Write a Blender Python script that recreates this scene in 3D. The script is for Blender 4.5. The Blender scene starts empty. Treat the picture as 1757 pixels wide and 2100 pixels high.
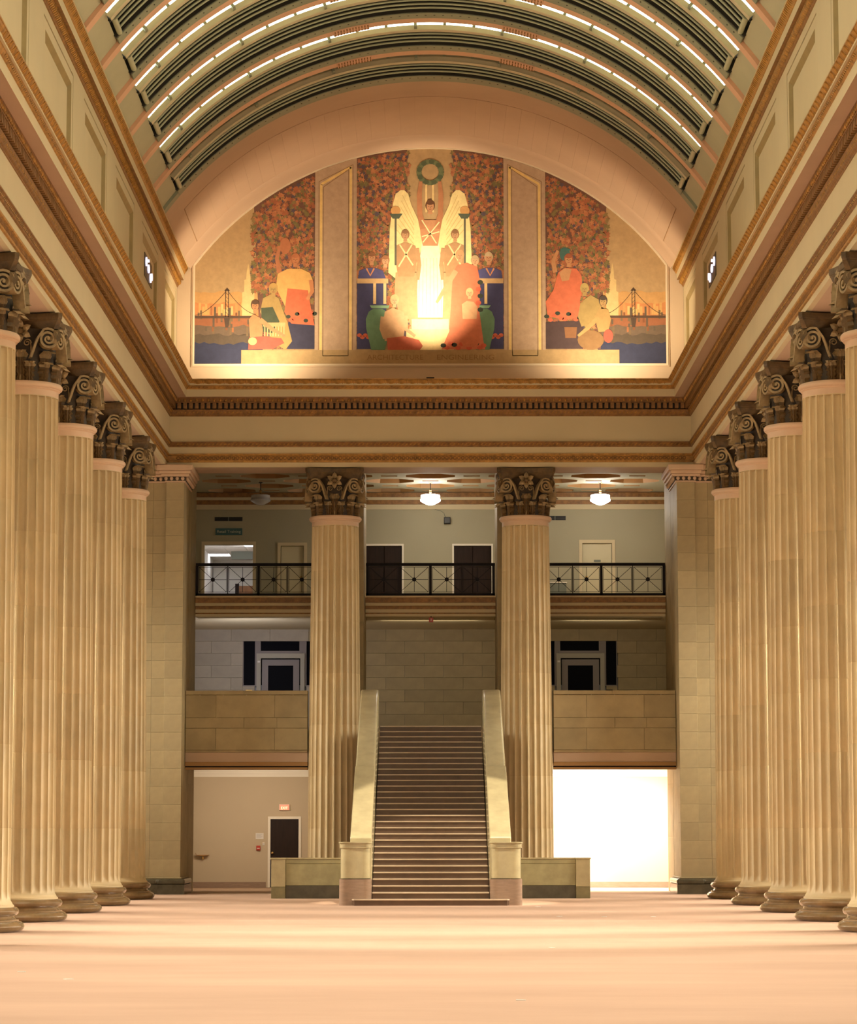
import bpy, bmesh, math, random
from mathutils import Vector, Matrix
from mathutils.geometry import tessellate_polygon
random.seed(7)
PI = math.pi
sc = bpy.context.scene
COL = sc.collection

# ------------------------------------------------------------------ camera, world, exposure, lights
F_PX, PITCH, CAM_Z = 5509.0, 0.1178, 1.578
cd = bpy.data.cameras.new('camera')
cam = bpy.data.objects.new('camera', cd); COL.objects.link(cam)
cam.location = (0, 0, CAM_Z)
cam.rotation_euler = (PI / 2 + PITCH, 0.0007, 0.0008)
cd.sensor_fit = 'HORIZONTAL'; cd.sensor_width = 36.0
cd.lens = 36.0 * F_PX / 1757.0
cd.clip_start = 0.1; cd.clip_end = 300
sc.camera = cam

w = bpy.data.worlds.new('world'); sc.world = w; w.use_nodes = True
bg = w.node_tree.nodes['Background']
bg.inputs['Color'].default_value = (0.75, 0.85, 1.0, 1); bg.inputs['Strength'].default_value = 0.03
sc.view_settings.view_transform = 'Standard'; sc.view_settings.look = 'None'
sc.view_settings.gamma = 1.0; sc.view_settings.use_curve_mapping = False
sc.view_settings.exposure = 0.0

def area(name, loc, target, sx, sy, power, color, spread=None):
    l = bpy.data.lights.new(name, 'AREA'); l.shape = 'RECTANGLE'; l.size = sx; l.size_y = sy
    l.energy = power; l.color = color
    if spread: l.spread = math.radians(spread)
    o = bpy.data.objects.new(name, l); COL.objects.link(o); o.location = loc
    d = Vector(target) - Vector(loc)
    o.rotation_euler = d.to_track_quat('-Z', 'Y').to_euler()
    return o
WARM = (1.0, 0.80, 0.52)
# daylight through the tall aisle windows on both sides
AISLE = [(65, 360, 520), (60, 360, 500), (55, 370, 480), (50, 370, 450), (45, 360, 420), (40, 340, 360), (35, 260, 230), (30, 215, 190), (25, 180, 165), (20, 160, 150)]
for yy, pl, pr in AISLE:
    area('aisle_window_light', (-12.7, yy, 5.6), (0, yy - 1.5, -1.0), 1.8, 6.0, pl * 1.4, (1.0, .93, .78), 95 if yy > 45 else 62)
    area('aisle_window_light', (12.7, yy, 5.6), (0, yy - 1.5, -1.0), 1.8, 6.0, pr * 1.4, (1.0, .93, .78), 95 if yy > 45 else 62)
# added frontal fill behind the viewer, no windows there
area('front_fill_light', (0, -5.0, 6.0), (0, 60, 2.0), 10, 8, 230, (1.0, .88, .66), 110)
area('front_upper_fill_light', (0, -5.0, 15.0), (0, 60, 14.0), 9, 5, 190, (1.0, .90, .64), 90)

# added fill strips along the side cornices, brightening the attic and the vault
for sg in (-1, 1):
    area('cornice_fill_strip', (sg * 6.2, 40, 12.93), (-sg * 6.6, 40, 15.4), 34, .12, 520, (1.0, .90, .62), 150)

# ------------------------------------------------------------------ materials
def lin(c):
    return tuple(((x / 255) / 12.92 if x / 255 <= .04045 else (((x / 255) + .055) / 1.055) ** 2.4) for x in c)
MATS = {}
def mat(name, rgb, rough=.6, metal=0.0, var=0.0, scale=1.5, bump=0.0, bscale=30, rnd=0.0, emit=None, estr=0, coat=0.0, spec=.5, rgb2=None, stretch=None):
    m = bpy.data.materials.new(name); m.use_nodes = True; nt = m.node_tree; N = nt.nodes; L = nt.links
    b = N['Principled BSDF']; b.inputs['Roughness'].default_value = rough; b.inputs['Metallic'].default_value = metal
    b.inputs['Specular IOR Level'].default_value = spec
    if coat: b.inputs['Coat Weight'].default_value = coat; b.inputs['Coat Roughness'].default_value = .12
    b.inputs['Base Color'].default_value = (*rgb, 1)
    if emit: b.inputs['Emission Color'].default_value = (*emit, 1); b.inputs['Emission Strength'].default_value = estr
    if var or bump or rnd:
        tc = N.new('ShaderNodeTexCoord'); src = tc.outputs['Object']
        if stretch:
            mp = N.new('ShaderNodeMapping'); mp.inputs['Scale'].default_value = stretch; L.new(src, mp.inputs['Vector']); src = mp.outputs['Vector']
    last = None
    if var:
        n = N.new('ShaderNodeTexNoise'); n.inputs['Scale'].default_value = scale; n.inputs['Detail'].default_value = 6; n.inputs['Roughness'].default_value = .6
        L.new(src, n.inputs['Vector'])
        r = N.new('ShaderNodeValToRGB'); r.color_ramp.elements[0].position = .3; r.color_ramp.elements[1].position = .7
        lo = rgb2 if rgb2 else tuple(c * (1 - var) for c in rgb); hi = rgb if rgb2 else tuple(min(1, c * (1 + var * .7)) for c in rgb)
        r.color_ramp.elements[0].color = (*lo, 1); r.color_ramp.elements[1].color = (*hi, 1)
        L.new(n.outputs['Fac'], r.inputs['Fac']); last = r.outputs['Color']
    if rnd:
        oi = N.new('ShaderNodeObjectInfo'); mr = N.new('ShaderNodeMapRange')
        mr.inputs['To Min'].default_value = 1 - rnd; mr.inputs['To Max'].default_value = 1 + rnd * .6
        L.new(oi.outputs['Random'], mr.inputs['Value'])
        hsv = N.new('ShaderNodeHueSaturation'); L.new(mr.outputs['Result'], hsv.inputs['Value'])
        if last is None: hsv.inputs['Color'].default_value = (*rgb, 1)
        else: L.new(last, hsv.inputs['Color'])
        last = hsv.outputs['Color']
    if last is not None: L.new(last, b.inputs['Base Color'])
    if bump:
        n2 = N.new('ShaderNodeTexNoise'); n2.inputs['Scale'].default_value = bscale; n2.inputs['Detail'].default_value = 4
        L.new(src, n2.inputs['Vector'])
        bp = N.new('ShaderNodeBump'); bp.inputs['Strength'].default_value = bump; bp.inputs['Distance'].default_value = .02
        L.new(n2.outputs['Fac'], bp.inputs['Height']); L.new(bp.outputs['Normal'], b.inputs['Normal'])
    MATS[name] = m
    return m
STONE = mat('limestone', (.56, .43, .24), .55, var=.14, scale=1.2, rnd=.08, bump=.05, bscale=60)
STONE_P = mat('limestone_block', (.37, .285, .15), .6, var=.16, scale=2.2, rnd=.10, bump=.05, bscale=60)
STONE_G = mat('cool_lit_limestone_block', (.42, .36, .27), .6, var=.12, scale=2.0, rnd=.10)  # limestone greyed to paint in cool light on the left mezzanine
MARBLE = mat('polished_brown_marble', (.22, .135, .06), .22, var=.3, scale=3, coat=.5, spec=.6)
MARBLE_L = mat('polished_tan_marble', (.45, .38, .22), .25, var=.14, scale=3, coat=.4)
MARBLE_B = mat('polished_mauve_marble', (.30, .20, .14), .25, var=.15, scale=5, coat=.4, stretch=(1, 1, 4))
DARKST = mat('dark_polished_stone', (.07, .06, .035), .25, var=.3, scale=4, coat=.4)
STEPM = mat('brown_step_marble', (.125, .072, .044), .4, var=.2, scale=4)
TREADM = mat('pale_marble_lit_tread', (.55, .43, .31), .3, var=.12, scale=4)  # pale tone paints light caught on treads; also the threshold stone
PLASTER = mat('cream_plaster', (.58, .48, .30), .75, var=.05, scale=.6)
PLASTER_P = mat('pink_plaster_bounce_tint', (.50, .345, .24), .7, var=.06, scale=.8)  # pink plaster; on the entablature soffits it paints in carpet bounce
WALLP = mat('beige_wall_paint', (.52, .43, .30), .8, var=.03, scale=.7)
WALLU = mat('gallery_wall_paint', (.36, .325, .22), .8, var=.03, scale=.7)
WHITEP = mat('white_paint', (.78, .72, .60), .5)
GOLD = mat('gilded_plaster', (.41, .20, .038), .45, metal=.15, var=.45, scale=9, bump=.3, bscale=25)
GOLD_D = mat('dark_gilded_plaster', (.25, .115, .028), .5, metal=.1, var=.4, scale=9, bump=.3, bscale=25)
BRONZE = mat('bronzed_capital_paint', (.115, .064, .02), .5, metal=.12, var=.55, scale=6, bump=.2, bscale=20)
BRONZE_D = mat('dark_bronze_painted_shade', (.04, .024, .011), .6, var=.5, scale=6)  # dark bronze, also painted-in shade behind leaves, scrolls and dentils
BRONZE_L = mat('bronze_painted_highlight', (.33, .23, .11), .5, metal=.1, var=.4, scale=6)  # lighter bronze copy, painted-in highlight for leaf tips and scrolls
RIBM = mat('salmon_rib_paint', (.68, .40, .26), .6, var=.06, scale=2)
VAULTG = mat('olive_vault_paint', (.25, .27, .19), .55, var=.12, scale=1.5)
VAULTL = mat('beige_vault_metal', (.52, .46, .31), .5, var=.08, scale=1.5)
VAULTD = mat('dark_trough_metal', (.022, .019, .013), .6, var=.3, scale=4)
TUBEM = mat('grey_green_tube', (.40, .43, .30), .3)
GLASS = mat('skylight_glass', (.7, .8, .75), .4, emit=(.86, .95, .76), estr=8)
CARPET = mat('salmon_carpet', (.52, .345, .25), .95, var=.10, scale=.55, bump=.25, bscale=90, spec=.1, stretch=(.35, 1, 1))
CARPET2 = mat('tan_lobby_carpet', (.42, .29, .20), .9, var=.05, scale=2, spec=.1)
BLACK = mat('black_iron', (.012, .009, .012), .6, spec=.15)
DOORD = mat('dark_brown_door', (.022, .011, .007), .6, spec=.2, var=.3, scale=3, stretch=(6, 1, .6))
DOORC = mat('cream_door', (.55, .48, .30), .5)
DARKGL = mat('dark_window_glass', (.004, .004, .006), .5, spec=.03)
FRAMEM = mat('taupe_window_frame', (.21, .17, .15), .5)
FRAMEL = mat('grey_door_frame', (.36, .32, .24), .5)
REDM = mat('red_plastic', (.45, .03, .015), .4)
REDE = mat('exit_sign_red_glow', (.8, .15, .08), .4, emit=(1.0, .23, .13), estr=1.0)
WHITEE = mat('exit_letter_glow', (1, .8, .5), .4, emit=(1.0, .72, .42), estr=1.5)
SIGNT = mat('teal_sign_panel', (.01, .075, .08), .4)
SIGNW = mat('sign_lettering', (.45, .46, .36), .5)
PAPER = mat('white_paper', (.72, .68, .62), .7)
GREYP = mat('grey_plastic', (.4, .4, .42), .5)
BRASS = mat('brass', (.72, .48, .18), .25, metal=.9)
LAMPON = mat('lit_globe_glass', (.9, .9, 1), .3, emit=(.97, .93, 1.0), estr=22)
LAMPOFF = mat('unlit_globe_glass', (.42, .42, .44), .25)
COFF = mat('coffer_panel_paint', (.55, .31, .08), .55, var=.3, scale=4, bump=.2, bscale=20)
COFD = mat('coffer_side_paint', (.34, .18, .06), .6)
FLUO = mat('fluorescent_panel', (1, 1, 1), .4, emit=(.96, .96, 1.0), estr=4)
ROOMW = mat('white_room_wall', (.82, .80, .74), .7)
CEILT = mat('ceiling_tile', (.78, .76, .70), .8)
WOOD = mat('orange_wood_door', (.38, .17, .06), .5, var=.2, scale=2, stretch=(5, 1, 1))
OUTWIN = mat('daylit_window_pane', (.8, .8, .8), .3, emit=(1.0, .88, .68), estr=2.0)
DIRT = mat('olive_stone_base', (.20, .17, .085), .35, var=.25, scale=4, coat=.2)
VENTM = mat('black_vent', (.02, .017, .012), .5)
GOLDOL = mat('dull_olive_gilt', (.30, .22, .09), .5, var=.15, scale=3)
GLASSV = mat('backlit_violet_glass', (.8,.8,.9), .4, emit=(.86,.80,1.0), estr=1.2)
PLASTER_PL = mat('peach_plaster', (.60, .45, .31), .7, var=.04, scale=.8)
WHITEPL = mat('pale_plaster_molding', (.72, .60, .44), .6)
VAULTPL = mat('grey_green_plaster', (.45, .42, .28), .7, var=.06, scale=1)
STONE_PK = mat('pinkish_stone', (.60, .41, .27), .55, var=.08, scale=2)
DIRTL = mat('olive_polished_stone', (.36, .32, .17), .3, var=.22, scale=3, coat=.4)
FILLGL = mat('vault_fill_glow', (.7, .7, .6), .4, emit=(1.0, .95, .70), estr=.9)  # glow for the added fill surface near the viewer
CABM = mat('grey_green_cabinet', (.16, .17, .13), .5)

# painted surfaces take their flat paint colours from the mesh
PAINT = bpy.data.materials.new('mural_paint'); PAINT.use_nodes = True
_nt = PAINT.node_tree; _b = _nt.nodes['Principled BSDF']; _b.inputs['Roughness'].default_value = .75; _b.inputs['Specular IOR Level'].default_value = .2
_a = _nt.nodes.new('ShaderNodeAttribute'); _a.attribute_name = 'paint'
_n = _nt.nodes.new('ShaderNodeTexNoise'); _n.inputs['Scale'].default_value = 5; _n.inputs['Detail'].default_value = 7; _n.inputs['Roughness'].default_value = .7
_tc = _nt.nodes.new('ShaderNodeTexCoord'); _nt.links.new(_tc.outputs['Object'], _n.inputs['Vector'])
_mr = _nt.nodes.new('ShaderNodeMapRange'); _mr.inputs['From Min'].default_value = .3; _mr.inputs['From Max'].default_value = .7; _mr.inputs['To Min'].default_value = .86; _mr.inputs['To Max'].default_value = 1.10
_nt.links.new(_n.outputs['Fac'], _mr.inputs['Value'])
_h = _nt.nodes.new('ShaderNodeHueSaturation'); _nt.links.new(_a.outputs['Color'], _h.inputs['Color']); _nt.links.new(_mr.outputs['Result'], _h.inputs['Value'])
_nt.links.new(_h.outputs['Color'], _b.inputs['Base Color'])

# ------------------------------------------------------------------ mesh helpers
class MB:
    def __init__(s): s.v = []; s.f = []; s.m = []; s.c = []
    def add(s, vs, fs, m=0, c=None):
        o = len(s.v); s.v += [tuple(p) for p in vs]
        for f in fs: s.f.append(tuple(i + o for i in f)); s.m.append(m); s.c.append(c)
        return s
    def box(s, x0, x1, y0, y1, z0, z1, m=0, ch=0.0):
        if ch <= 0:
            vs = [(x, y, z) for z in (z0, z1) for y in (y0, y1) for x in (x0, x1)]
            fs = [(0, 2, 3, 1), (4, 5, 7, 6), (0, 1, 5, 4), (2, 6, 7, 3), (0, 4, 6, 2), (1, 3, 7, 5)]
            return s.add(vs, fs, m)
        # chamfer of the front (low y) edges
        vs = [(x0, y1, z0), (x1, y1, z0), (x1, y1, z1), (x0, y1, z1), (x0, y0 + ch, z0), (x1, y0 + ch, z0), (x1, y0 + ch, z1), (x0, y0 + ch, z1),
              (x0 + ch, y0, z0 + ch), (x1 - ch, y0, z0 + ch), (x1 - ch, y0, z1 - ch), (x0 + ch, y0, z1 - ch)]
        fs = [(8, 9, 10, 11), (4, 5, 9, 8), (5, 6, 10, 9), (6, 7, 11, 10), (7, 4, 8, 11), (0, 1, 5, 4), (1, 2, 6, 5), (2, 3, 7, 6), (3, 0, 4, 7), (0, 3, 2, 1)]
        return s.add(vs, fs, m)
    def prism(s, pts, axis, a, b, m=0):
        """closed 2-D outline swept along an axis: 'x' uses (y,z), 'y' uses (x,z), 'z' uses (x,y)"""
        n = len(pts)
        def P(p, t):
            return (t, p[0], p[1]) if axis == 'x' else ((p[0], t, p[1]) if axis == 'y' else (p[0], p[1], t))
        vs = [P(p, a) for p in pts] + [P(p, b) for p in pts]
        fs = [tuple((i, (i + 1) % n, (i + 1) % n + n, i + n)) for i in range(n)] + [tuple(range(n))[::-1], tuple(range(n, 2 * n))]
        return s.add(vs, fs, m)
    def lathe(s, prof, cx=0, cy=0, n=32, m=0, cap=True):
        k = len(prof); vs = []
        for (r, z) in prof:
            for i in range(n):
                a = 2 * PI * i / n; vs.append((cx + r * math.cos(a), cy + r * math.sin(a), z))
        fs = []
        for j in range(k - 1):
            for i in range(n):
                fs.append((j * n + i, j * n + (i + 1) % n, (j + 1) * n + (i + 1) % n, (j + 1) * n + i))
        if cap: fs.append(tuple(range(n))[::-1]); fs.append(tuple(range((k - 1) * n, k * n)))
        return s.add(vs, fs, m)
    def tube(s, path, r, n=8, m=0, cap=True):
        P = [Vector(p) for p in path]; vs = []; up = Vector((0, 0, 1)); k = len(P)
        for i, p in enumerate(P):
            t = (P[min(i + 1, k - 1)] - P[max(i - 1, 0)]).normalized()
            u = t.cross(up)
            if u.length < 1e-3: u = t.cross(Vector((1, 0, 0)))
            u.normalize(); v = u.cross(t)
            rr = r[i] if isinstance(r, (list, tuple)) else r
            for j in range(n):
                a = 2 * PI * j / n; vs.append(p + u * math.cos(a) * rr + v * math.sin(a) * rr)
        fs = [(i * n + j, i * n + (j + 1) % n, (i + 1) * n + (j + 1) % n, (i + 1) * n + j) for i in range(k - 1) for j in range(n)]
        if cap: fs += [tuple(range(n))[::-1], tuple(range((k - 1) * n, k * n))]
        return s.add(vs, fs, m)
    def holed(s, loops, axis, t0, t1, m=0):
        """flat slab with holes: loops[0] outline, rest holes; 'y' (x,z) or 'z' (x,y)"""
        def P(p, t): return (p[0], t, p[1]) if axis == 'y' else (p[0], p[1], t)
        flat = [p for l in loops for p in l]
        tris = tessellate_polygon([[Vector((p[0], p[1], 0)) for p in l] for l in loops])
        n = len(flat)
        s.add([P(p, t0) for p in flat], [tuple(t) for t in tris], m)
        s.add([P(p, t1) for p in flat], [tuple(t)[::-1] for t in tris], m)
        for l in loops:
            k = len(l); s.add([P(p, t0) for p in l] + [P(p, t1) for p in l], [(i, (i + 1) % k, (i + 1) % k + k, i + k) for i in range(k)], m)
        return s
    def mesh(s, name, mats, smooth=False, fix=True):
        me = bpy.data.meshes.new(name); me.from_pydata(s.v, [], s.f)
        for m in (mats if isinstance(mats, (list, tuple)) else [mats]): me.materials.append(m)
        me.polygons.foreach_set('material_index', s.m)
        if any(c is not None for c in s.c):
            at = me.color_attributes.new('paint', 'FLOAT_COLOR', 'CORNER')
            for p, c in zip(me.polygons, s.c):
                cc = (*(c or (1, 1, 1)), 1)
                for li in p.loop_indices: at.data[li].color = cc
        if fix:
            bm = bmesh.new(); bm.from_mesh(me); bmesh.ops.recalc_face_normals(bm, faces=bm.faces); bm.to_mesh(me); bm.free()
        if smooth:
            me.polygons.foreach_set('use_smooth', [True] * len(me.polygons))
            me.set_sharp_from_angle(angle=math.radians(38))
        return me
    def build(s, name, mats, parent=None, smooth=False, loc=None, fix=True):
        return link(name, s.mesh(name, mats, smooth, fix), parent, loc)
def link(name, me, parent=None, loc=None, rz=None):
    o = bpy.data.objects.new(name, me); COL.objects.link(o)
    if parent is not None: o.parent = parent
    if loc is not None: o.location = loc
    if rz is not None: o.rotation_euler = (0, 0, rz)
    return o
def tag(o, label=None, cat=None, group=None, kind=None):
    if label: o['label'] = label
    if cat: o['category'] = cat
    if group: o['group'] = group
    if kind: o['kind'] = kind
    return o
def empty(name, loc=(0, 0, 0), label=None, cat=None, group=None, kind=None):
    o = bpy.data.objects.new(name, None); COL.objects.link(o); o.location = loc; o.empty_display_size = .2
    return tag(o, label, cat, group, kind)
def copy_tree(o, parent=None):
    c = o.copy(); COL.objects.link(c)
    if parent is not None: c.parent = parent
    for ch in kids(o): copy_tree(ch, c)
    return c
def kids(o): return [c for c in COL.objects if c.parent == o]
def box(name, m, x0, x1, y0, y1, z0, z1, parent=None, ch=0.0):
    cx, cy, cz = (x0 + x1) / 2, (y0 + y1) / 2, z0
    return MB().box(x0 - cx, x1 - cx, y0 - cy, y1 - cy, 0, z1 - z0, ch=ch).build(name, m, parent, loc=(cx, cy, cz) if parent is None or parent.location.length < 1e-6 else (cx - parent.location.x, cy - parent.location.y, cz - parent.location.z))
def text(name, s, m, loc, size, parent=None, depth=.004, width=None):
    cu = bpy.data.curves.new(name, 'FONT'); cu.body = s; cu.size = size; cu.align_x = 'CENTER'; cu.align_y = 'CENTER'; cu.extrude = depth
    t = bpy.data.objects.new(name + '_source', cu); COL.objects.link(t)
    bpy.context.view_layer.update()
    me = bpy.data.meshes.new_from_object(t.evaluated_get(bpy.context.evaluated_depsgraph_get()))
    bpy.data.objects.remove(t)
    xs = [v.co.x for v in me.vertices]
    k = width / (max(xs) - min(xs)) if width else 1
    for v in me.vertices: v.co = (v.co.x * k, -v.co.z, v.co.y)
    me.materials.clear(); me.materials.append(m)
    return link(name, me, parent, loc)

# ------------------------------------------------------------------ main dimensions
XF, YF = 6.65, 67.37            # inner faces of the entablature
XC, YC = 7.25, 67.97            # column rows
YS = [62.48 - 5 * i for i in range(6)]          # side columns, from the end wall towards the viewer
YW = 75.0                       # back wall of the end bay
YM = 69.4                       # mural wall
Y0 = 18.0                       # where the built-out architecture stops towards the viewer
R0, ZC = 7.85, 11.75            # vault radius and centre height

# ------------------------------------------------------------------ floor and shell
fl = MB(); fl.box(-13.2, 13.2, -6, 68.2, -.3, 0)
tag(fl.build('floor', CARPET), 'salmon carpet floor of the long hall', 'floor', kind='structure')
fl = MB(); fl.box(-13.2, 13.2, 68.2, 81, -.3, -.004)
tag(fl.build('floor', CARPET2), 'tan carpet floor behind the end columns', 'floor', kind='structure')
tag(MB().box(-5.6, -3.3, 68.05, 68.35, -.01, .006).build('trim_9', TREADM), 'thin pale threshold where the two carpets meet at left', 'threshold', kind='structure')
def shell(name, m, b, label, cat='wall'):
    return tag(MB().box(*b).build(name, m), label, cat, kind='structure')
# outer aisle walls with tall window openings
for sgn, nm in ((-1, 'left'), (1, 'right')):
    root = empty('wall_aisle_' + nm, (0, 0, 0), 'outer aisle wall behind the %s column row' % nm, 'wall', kind='structure')
    x0, x1 = sorted((sgn * 12.9, sgn * 13.2))
    wy = [65, 60, 55, 50, 45, 40, 35, 30, 25, 20]
    mb = MB(); ys = [68.2] + [v for y in wy for v in (y + 1.0, y - 1.0)] + [-6]
    for a, b in zip(ys[::2], ys[1::2]): mb.box(x0, x1, b, a, 0, 11)
    for y in wy: mb.box(x0, x1, y - 1.0, y + 1.0, 0, 2.2); mb.box(x0, x1, y - 1.0, y + 1.0, 9, 11)
    mb.build('wall_face', WALLP, root)
    for y in wy:
        MB().box(x0 + .12, x1 - .12, y - 1.0, y + 1.0, 2.2, 9).build('window_pane', OUTWIN, root)
        mb = MB()
        for k in range(4): mb.box(x0 + .1, x1 - .1, y - 1.0 + k * .65 - .02, y - 1.0 + k * .65 + .05, 2.2, 9)
        for k in range(5): mb.box(x0 + .1, x1 - .1, y - 1.0, y + 1.0, 2.2 + k * 1.68, 2.27 + k * 1.68)
        mb.build('window_frame', WHITEP, root)
    xa, xb = sorted((sgn * 7.85, sgn * 13.2))
    shell('ceiling', PLASTER, (xa, xb, -6, 68.4, 11.0, 11.2), 'flat ceiling of the %s aisle' % nm, 'ceiling')
    xa, xb = sorted((sgn * 7.36, sgn * 13.2))
    shell('wall_aisle_end_' + nm, STONE_P, (xa, xb, 68.2, 68.5, 0, 11), 'stone end wall of the %s aisle' % nm)
    xa, xb = sorted((sgn * 6.66, sgn * 6.9))
    shell('wall_side_' + nm, WALLP, (xa, xb, 70.64, YW + .2, 0, 11.2), '%s side wall of the end bay' % nm) if nm == 'left' else shell('wall_side_' + nm, WALLP, (xa, xb, 70.64, YW + .2, 3.3, 11.2), 'right side wall of the end bay above the lobby')
shell('wall_rear', WALLP, (-13.2, 13.2, -6.3, -6, 0, 20), 'entrance end wall behind the viewer')

# ------------------------------------------------------------------ entablature round three sides
BANDS = [  # name, material, (projection, height) points
    ('architrave_soffit', PLASTER_P, [(-1.2, 11.0), (-1.2, 10.70), (-.10, 10.70)]),  # pink tint paints in light bounced off the carpet
    ('architrave_fascia', PLASTER, [(-.10, 10.70), (0, 10.70), (0, 10.815)]),
    ('gilded_scroll_band', GOLD, [(0, 10.815), (.03, 10.825), (.035, 10.86), (.015, 10.87), (.015, 10.985), (.045, 11.0), (.05, 11.037)]),
    ('upper_fascia', PLASTER, [(.05, 11.037), (.02, 11.04), (.03, 11.204)]),
    ('gilded_bead_band', GOLD_D, [(.03, 11.204), (.06, 11.215), (.07, 11.24), (.06, 11.25), (.09, 11.30), (.11, 11.31), (.11, 11.334)]),
    ('frieze', PLASTER, [(.11, 11.334), (.05, 11.335), (.05, 11.986)]),
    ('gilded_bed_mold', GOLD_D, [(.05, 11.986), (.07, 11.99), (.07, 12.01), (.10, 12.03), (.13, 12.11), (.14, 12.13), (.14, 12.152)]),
    ('dentil_backing', BRONZE_D, [(.14, 12.152), (.05, 12.153), (.05, 12.315)]),  # backing darkened to paint in shade between the dentils
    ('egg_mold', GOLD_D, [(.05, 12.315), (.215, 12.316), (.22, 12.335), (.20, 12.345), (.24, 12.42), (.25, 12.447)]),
    ('corona_soffit', PLASTER_P, [(.25, 12.447), (.47, 12.44), (.475, 12.425), (.49, 12.425)]),  # pinked underside, carpet bounce put into the colour
    ('corona', PLASTER, [(.49, 12.425), (.50, 12.608)]),
    ('gilded_twist_mold', GOLD, [(.50, 12.608), (.52, 12.615), (.54, 12.65), (.55, 12.68), (.55, 12.692)]),
    ('gilded_cyma', GOLD, [(.55, 12.692), (.56, 12.70), (.56, 12.72), (.60, 12.75), (.64, 12.79), (.655, 12.825), (.67, 12.828), (.67, 12.855)]),
]
def sweep(side, pts, closeback=None):
    vs = []; fs = []
    for p, z in pts:
        if side == 'end': vs += [(-(XF - p), YF - p, z), (XF - p, YF - p, z)]
        else:
            sg = -1 if side == 'left' else 1
            vs += [(sg * (XF - p), Y0, z), (sg * (XF - p), YF - p, z)]
    for i in range(len(pts) - 1): fs.append((2 * i, 2 * i + 1, 2 * i + 3, 2 * i + 2))
    return vs, fs
def place(side, t, z):      # t along, gives location + rotation of an ornament whose outward side is -Y
    if side == 'end': return (t, YF, z), 0
    return ((-XF, t, z), PI / 2) if side == 'left' else ((XF, t, z), -PI / 2)
# ornament pieces, outward = -Y, measured from the entablature face
dent = MB().box(-.047, .047, -.205, -.05, 0, .14).mesh('dentil', GOLD_D)
def leaf_tile():
    mb = MB(); prof = [(.562, .02), (.585, .045), (.625, .085), (.655, .12)]
    n = 5; vs = []
    for k, (p, z) in enumerate(prof):
        wdt = [.045, .085, .105, .10][k]
        for i in range(n):
            u = -1 + 2 * i / (n - 1); vs.append((u * wdt, -(p + .022 * math.cos(u * PI / 2) + .003), z))
    fs = [(k * n + i, k * n + i + 1, (k + 1) * n + i + 1, (k + 1) * n + i) for k in range(len(prof) - 1) for i in range(n - 1)]
    mb.add(vs, fs)
    for sx in (-1, 1): mb.tube([(sx * .09, -.60, .045), (sx * .128, -.655, .115)], .008, 4)
    mb.tube([(.135, -.575, .02), (.135, -.63, .075), (.135, -.672, .13)], [.008, .014, .02], 5)
    return mb.mesh('cyma_leaf', GOLD)
leafm = leaf_tile()
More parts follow.
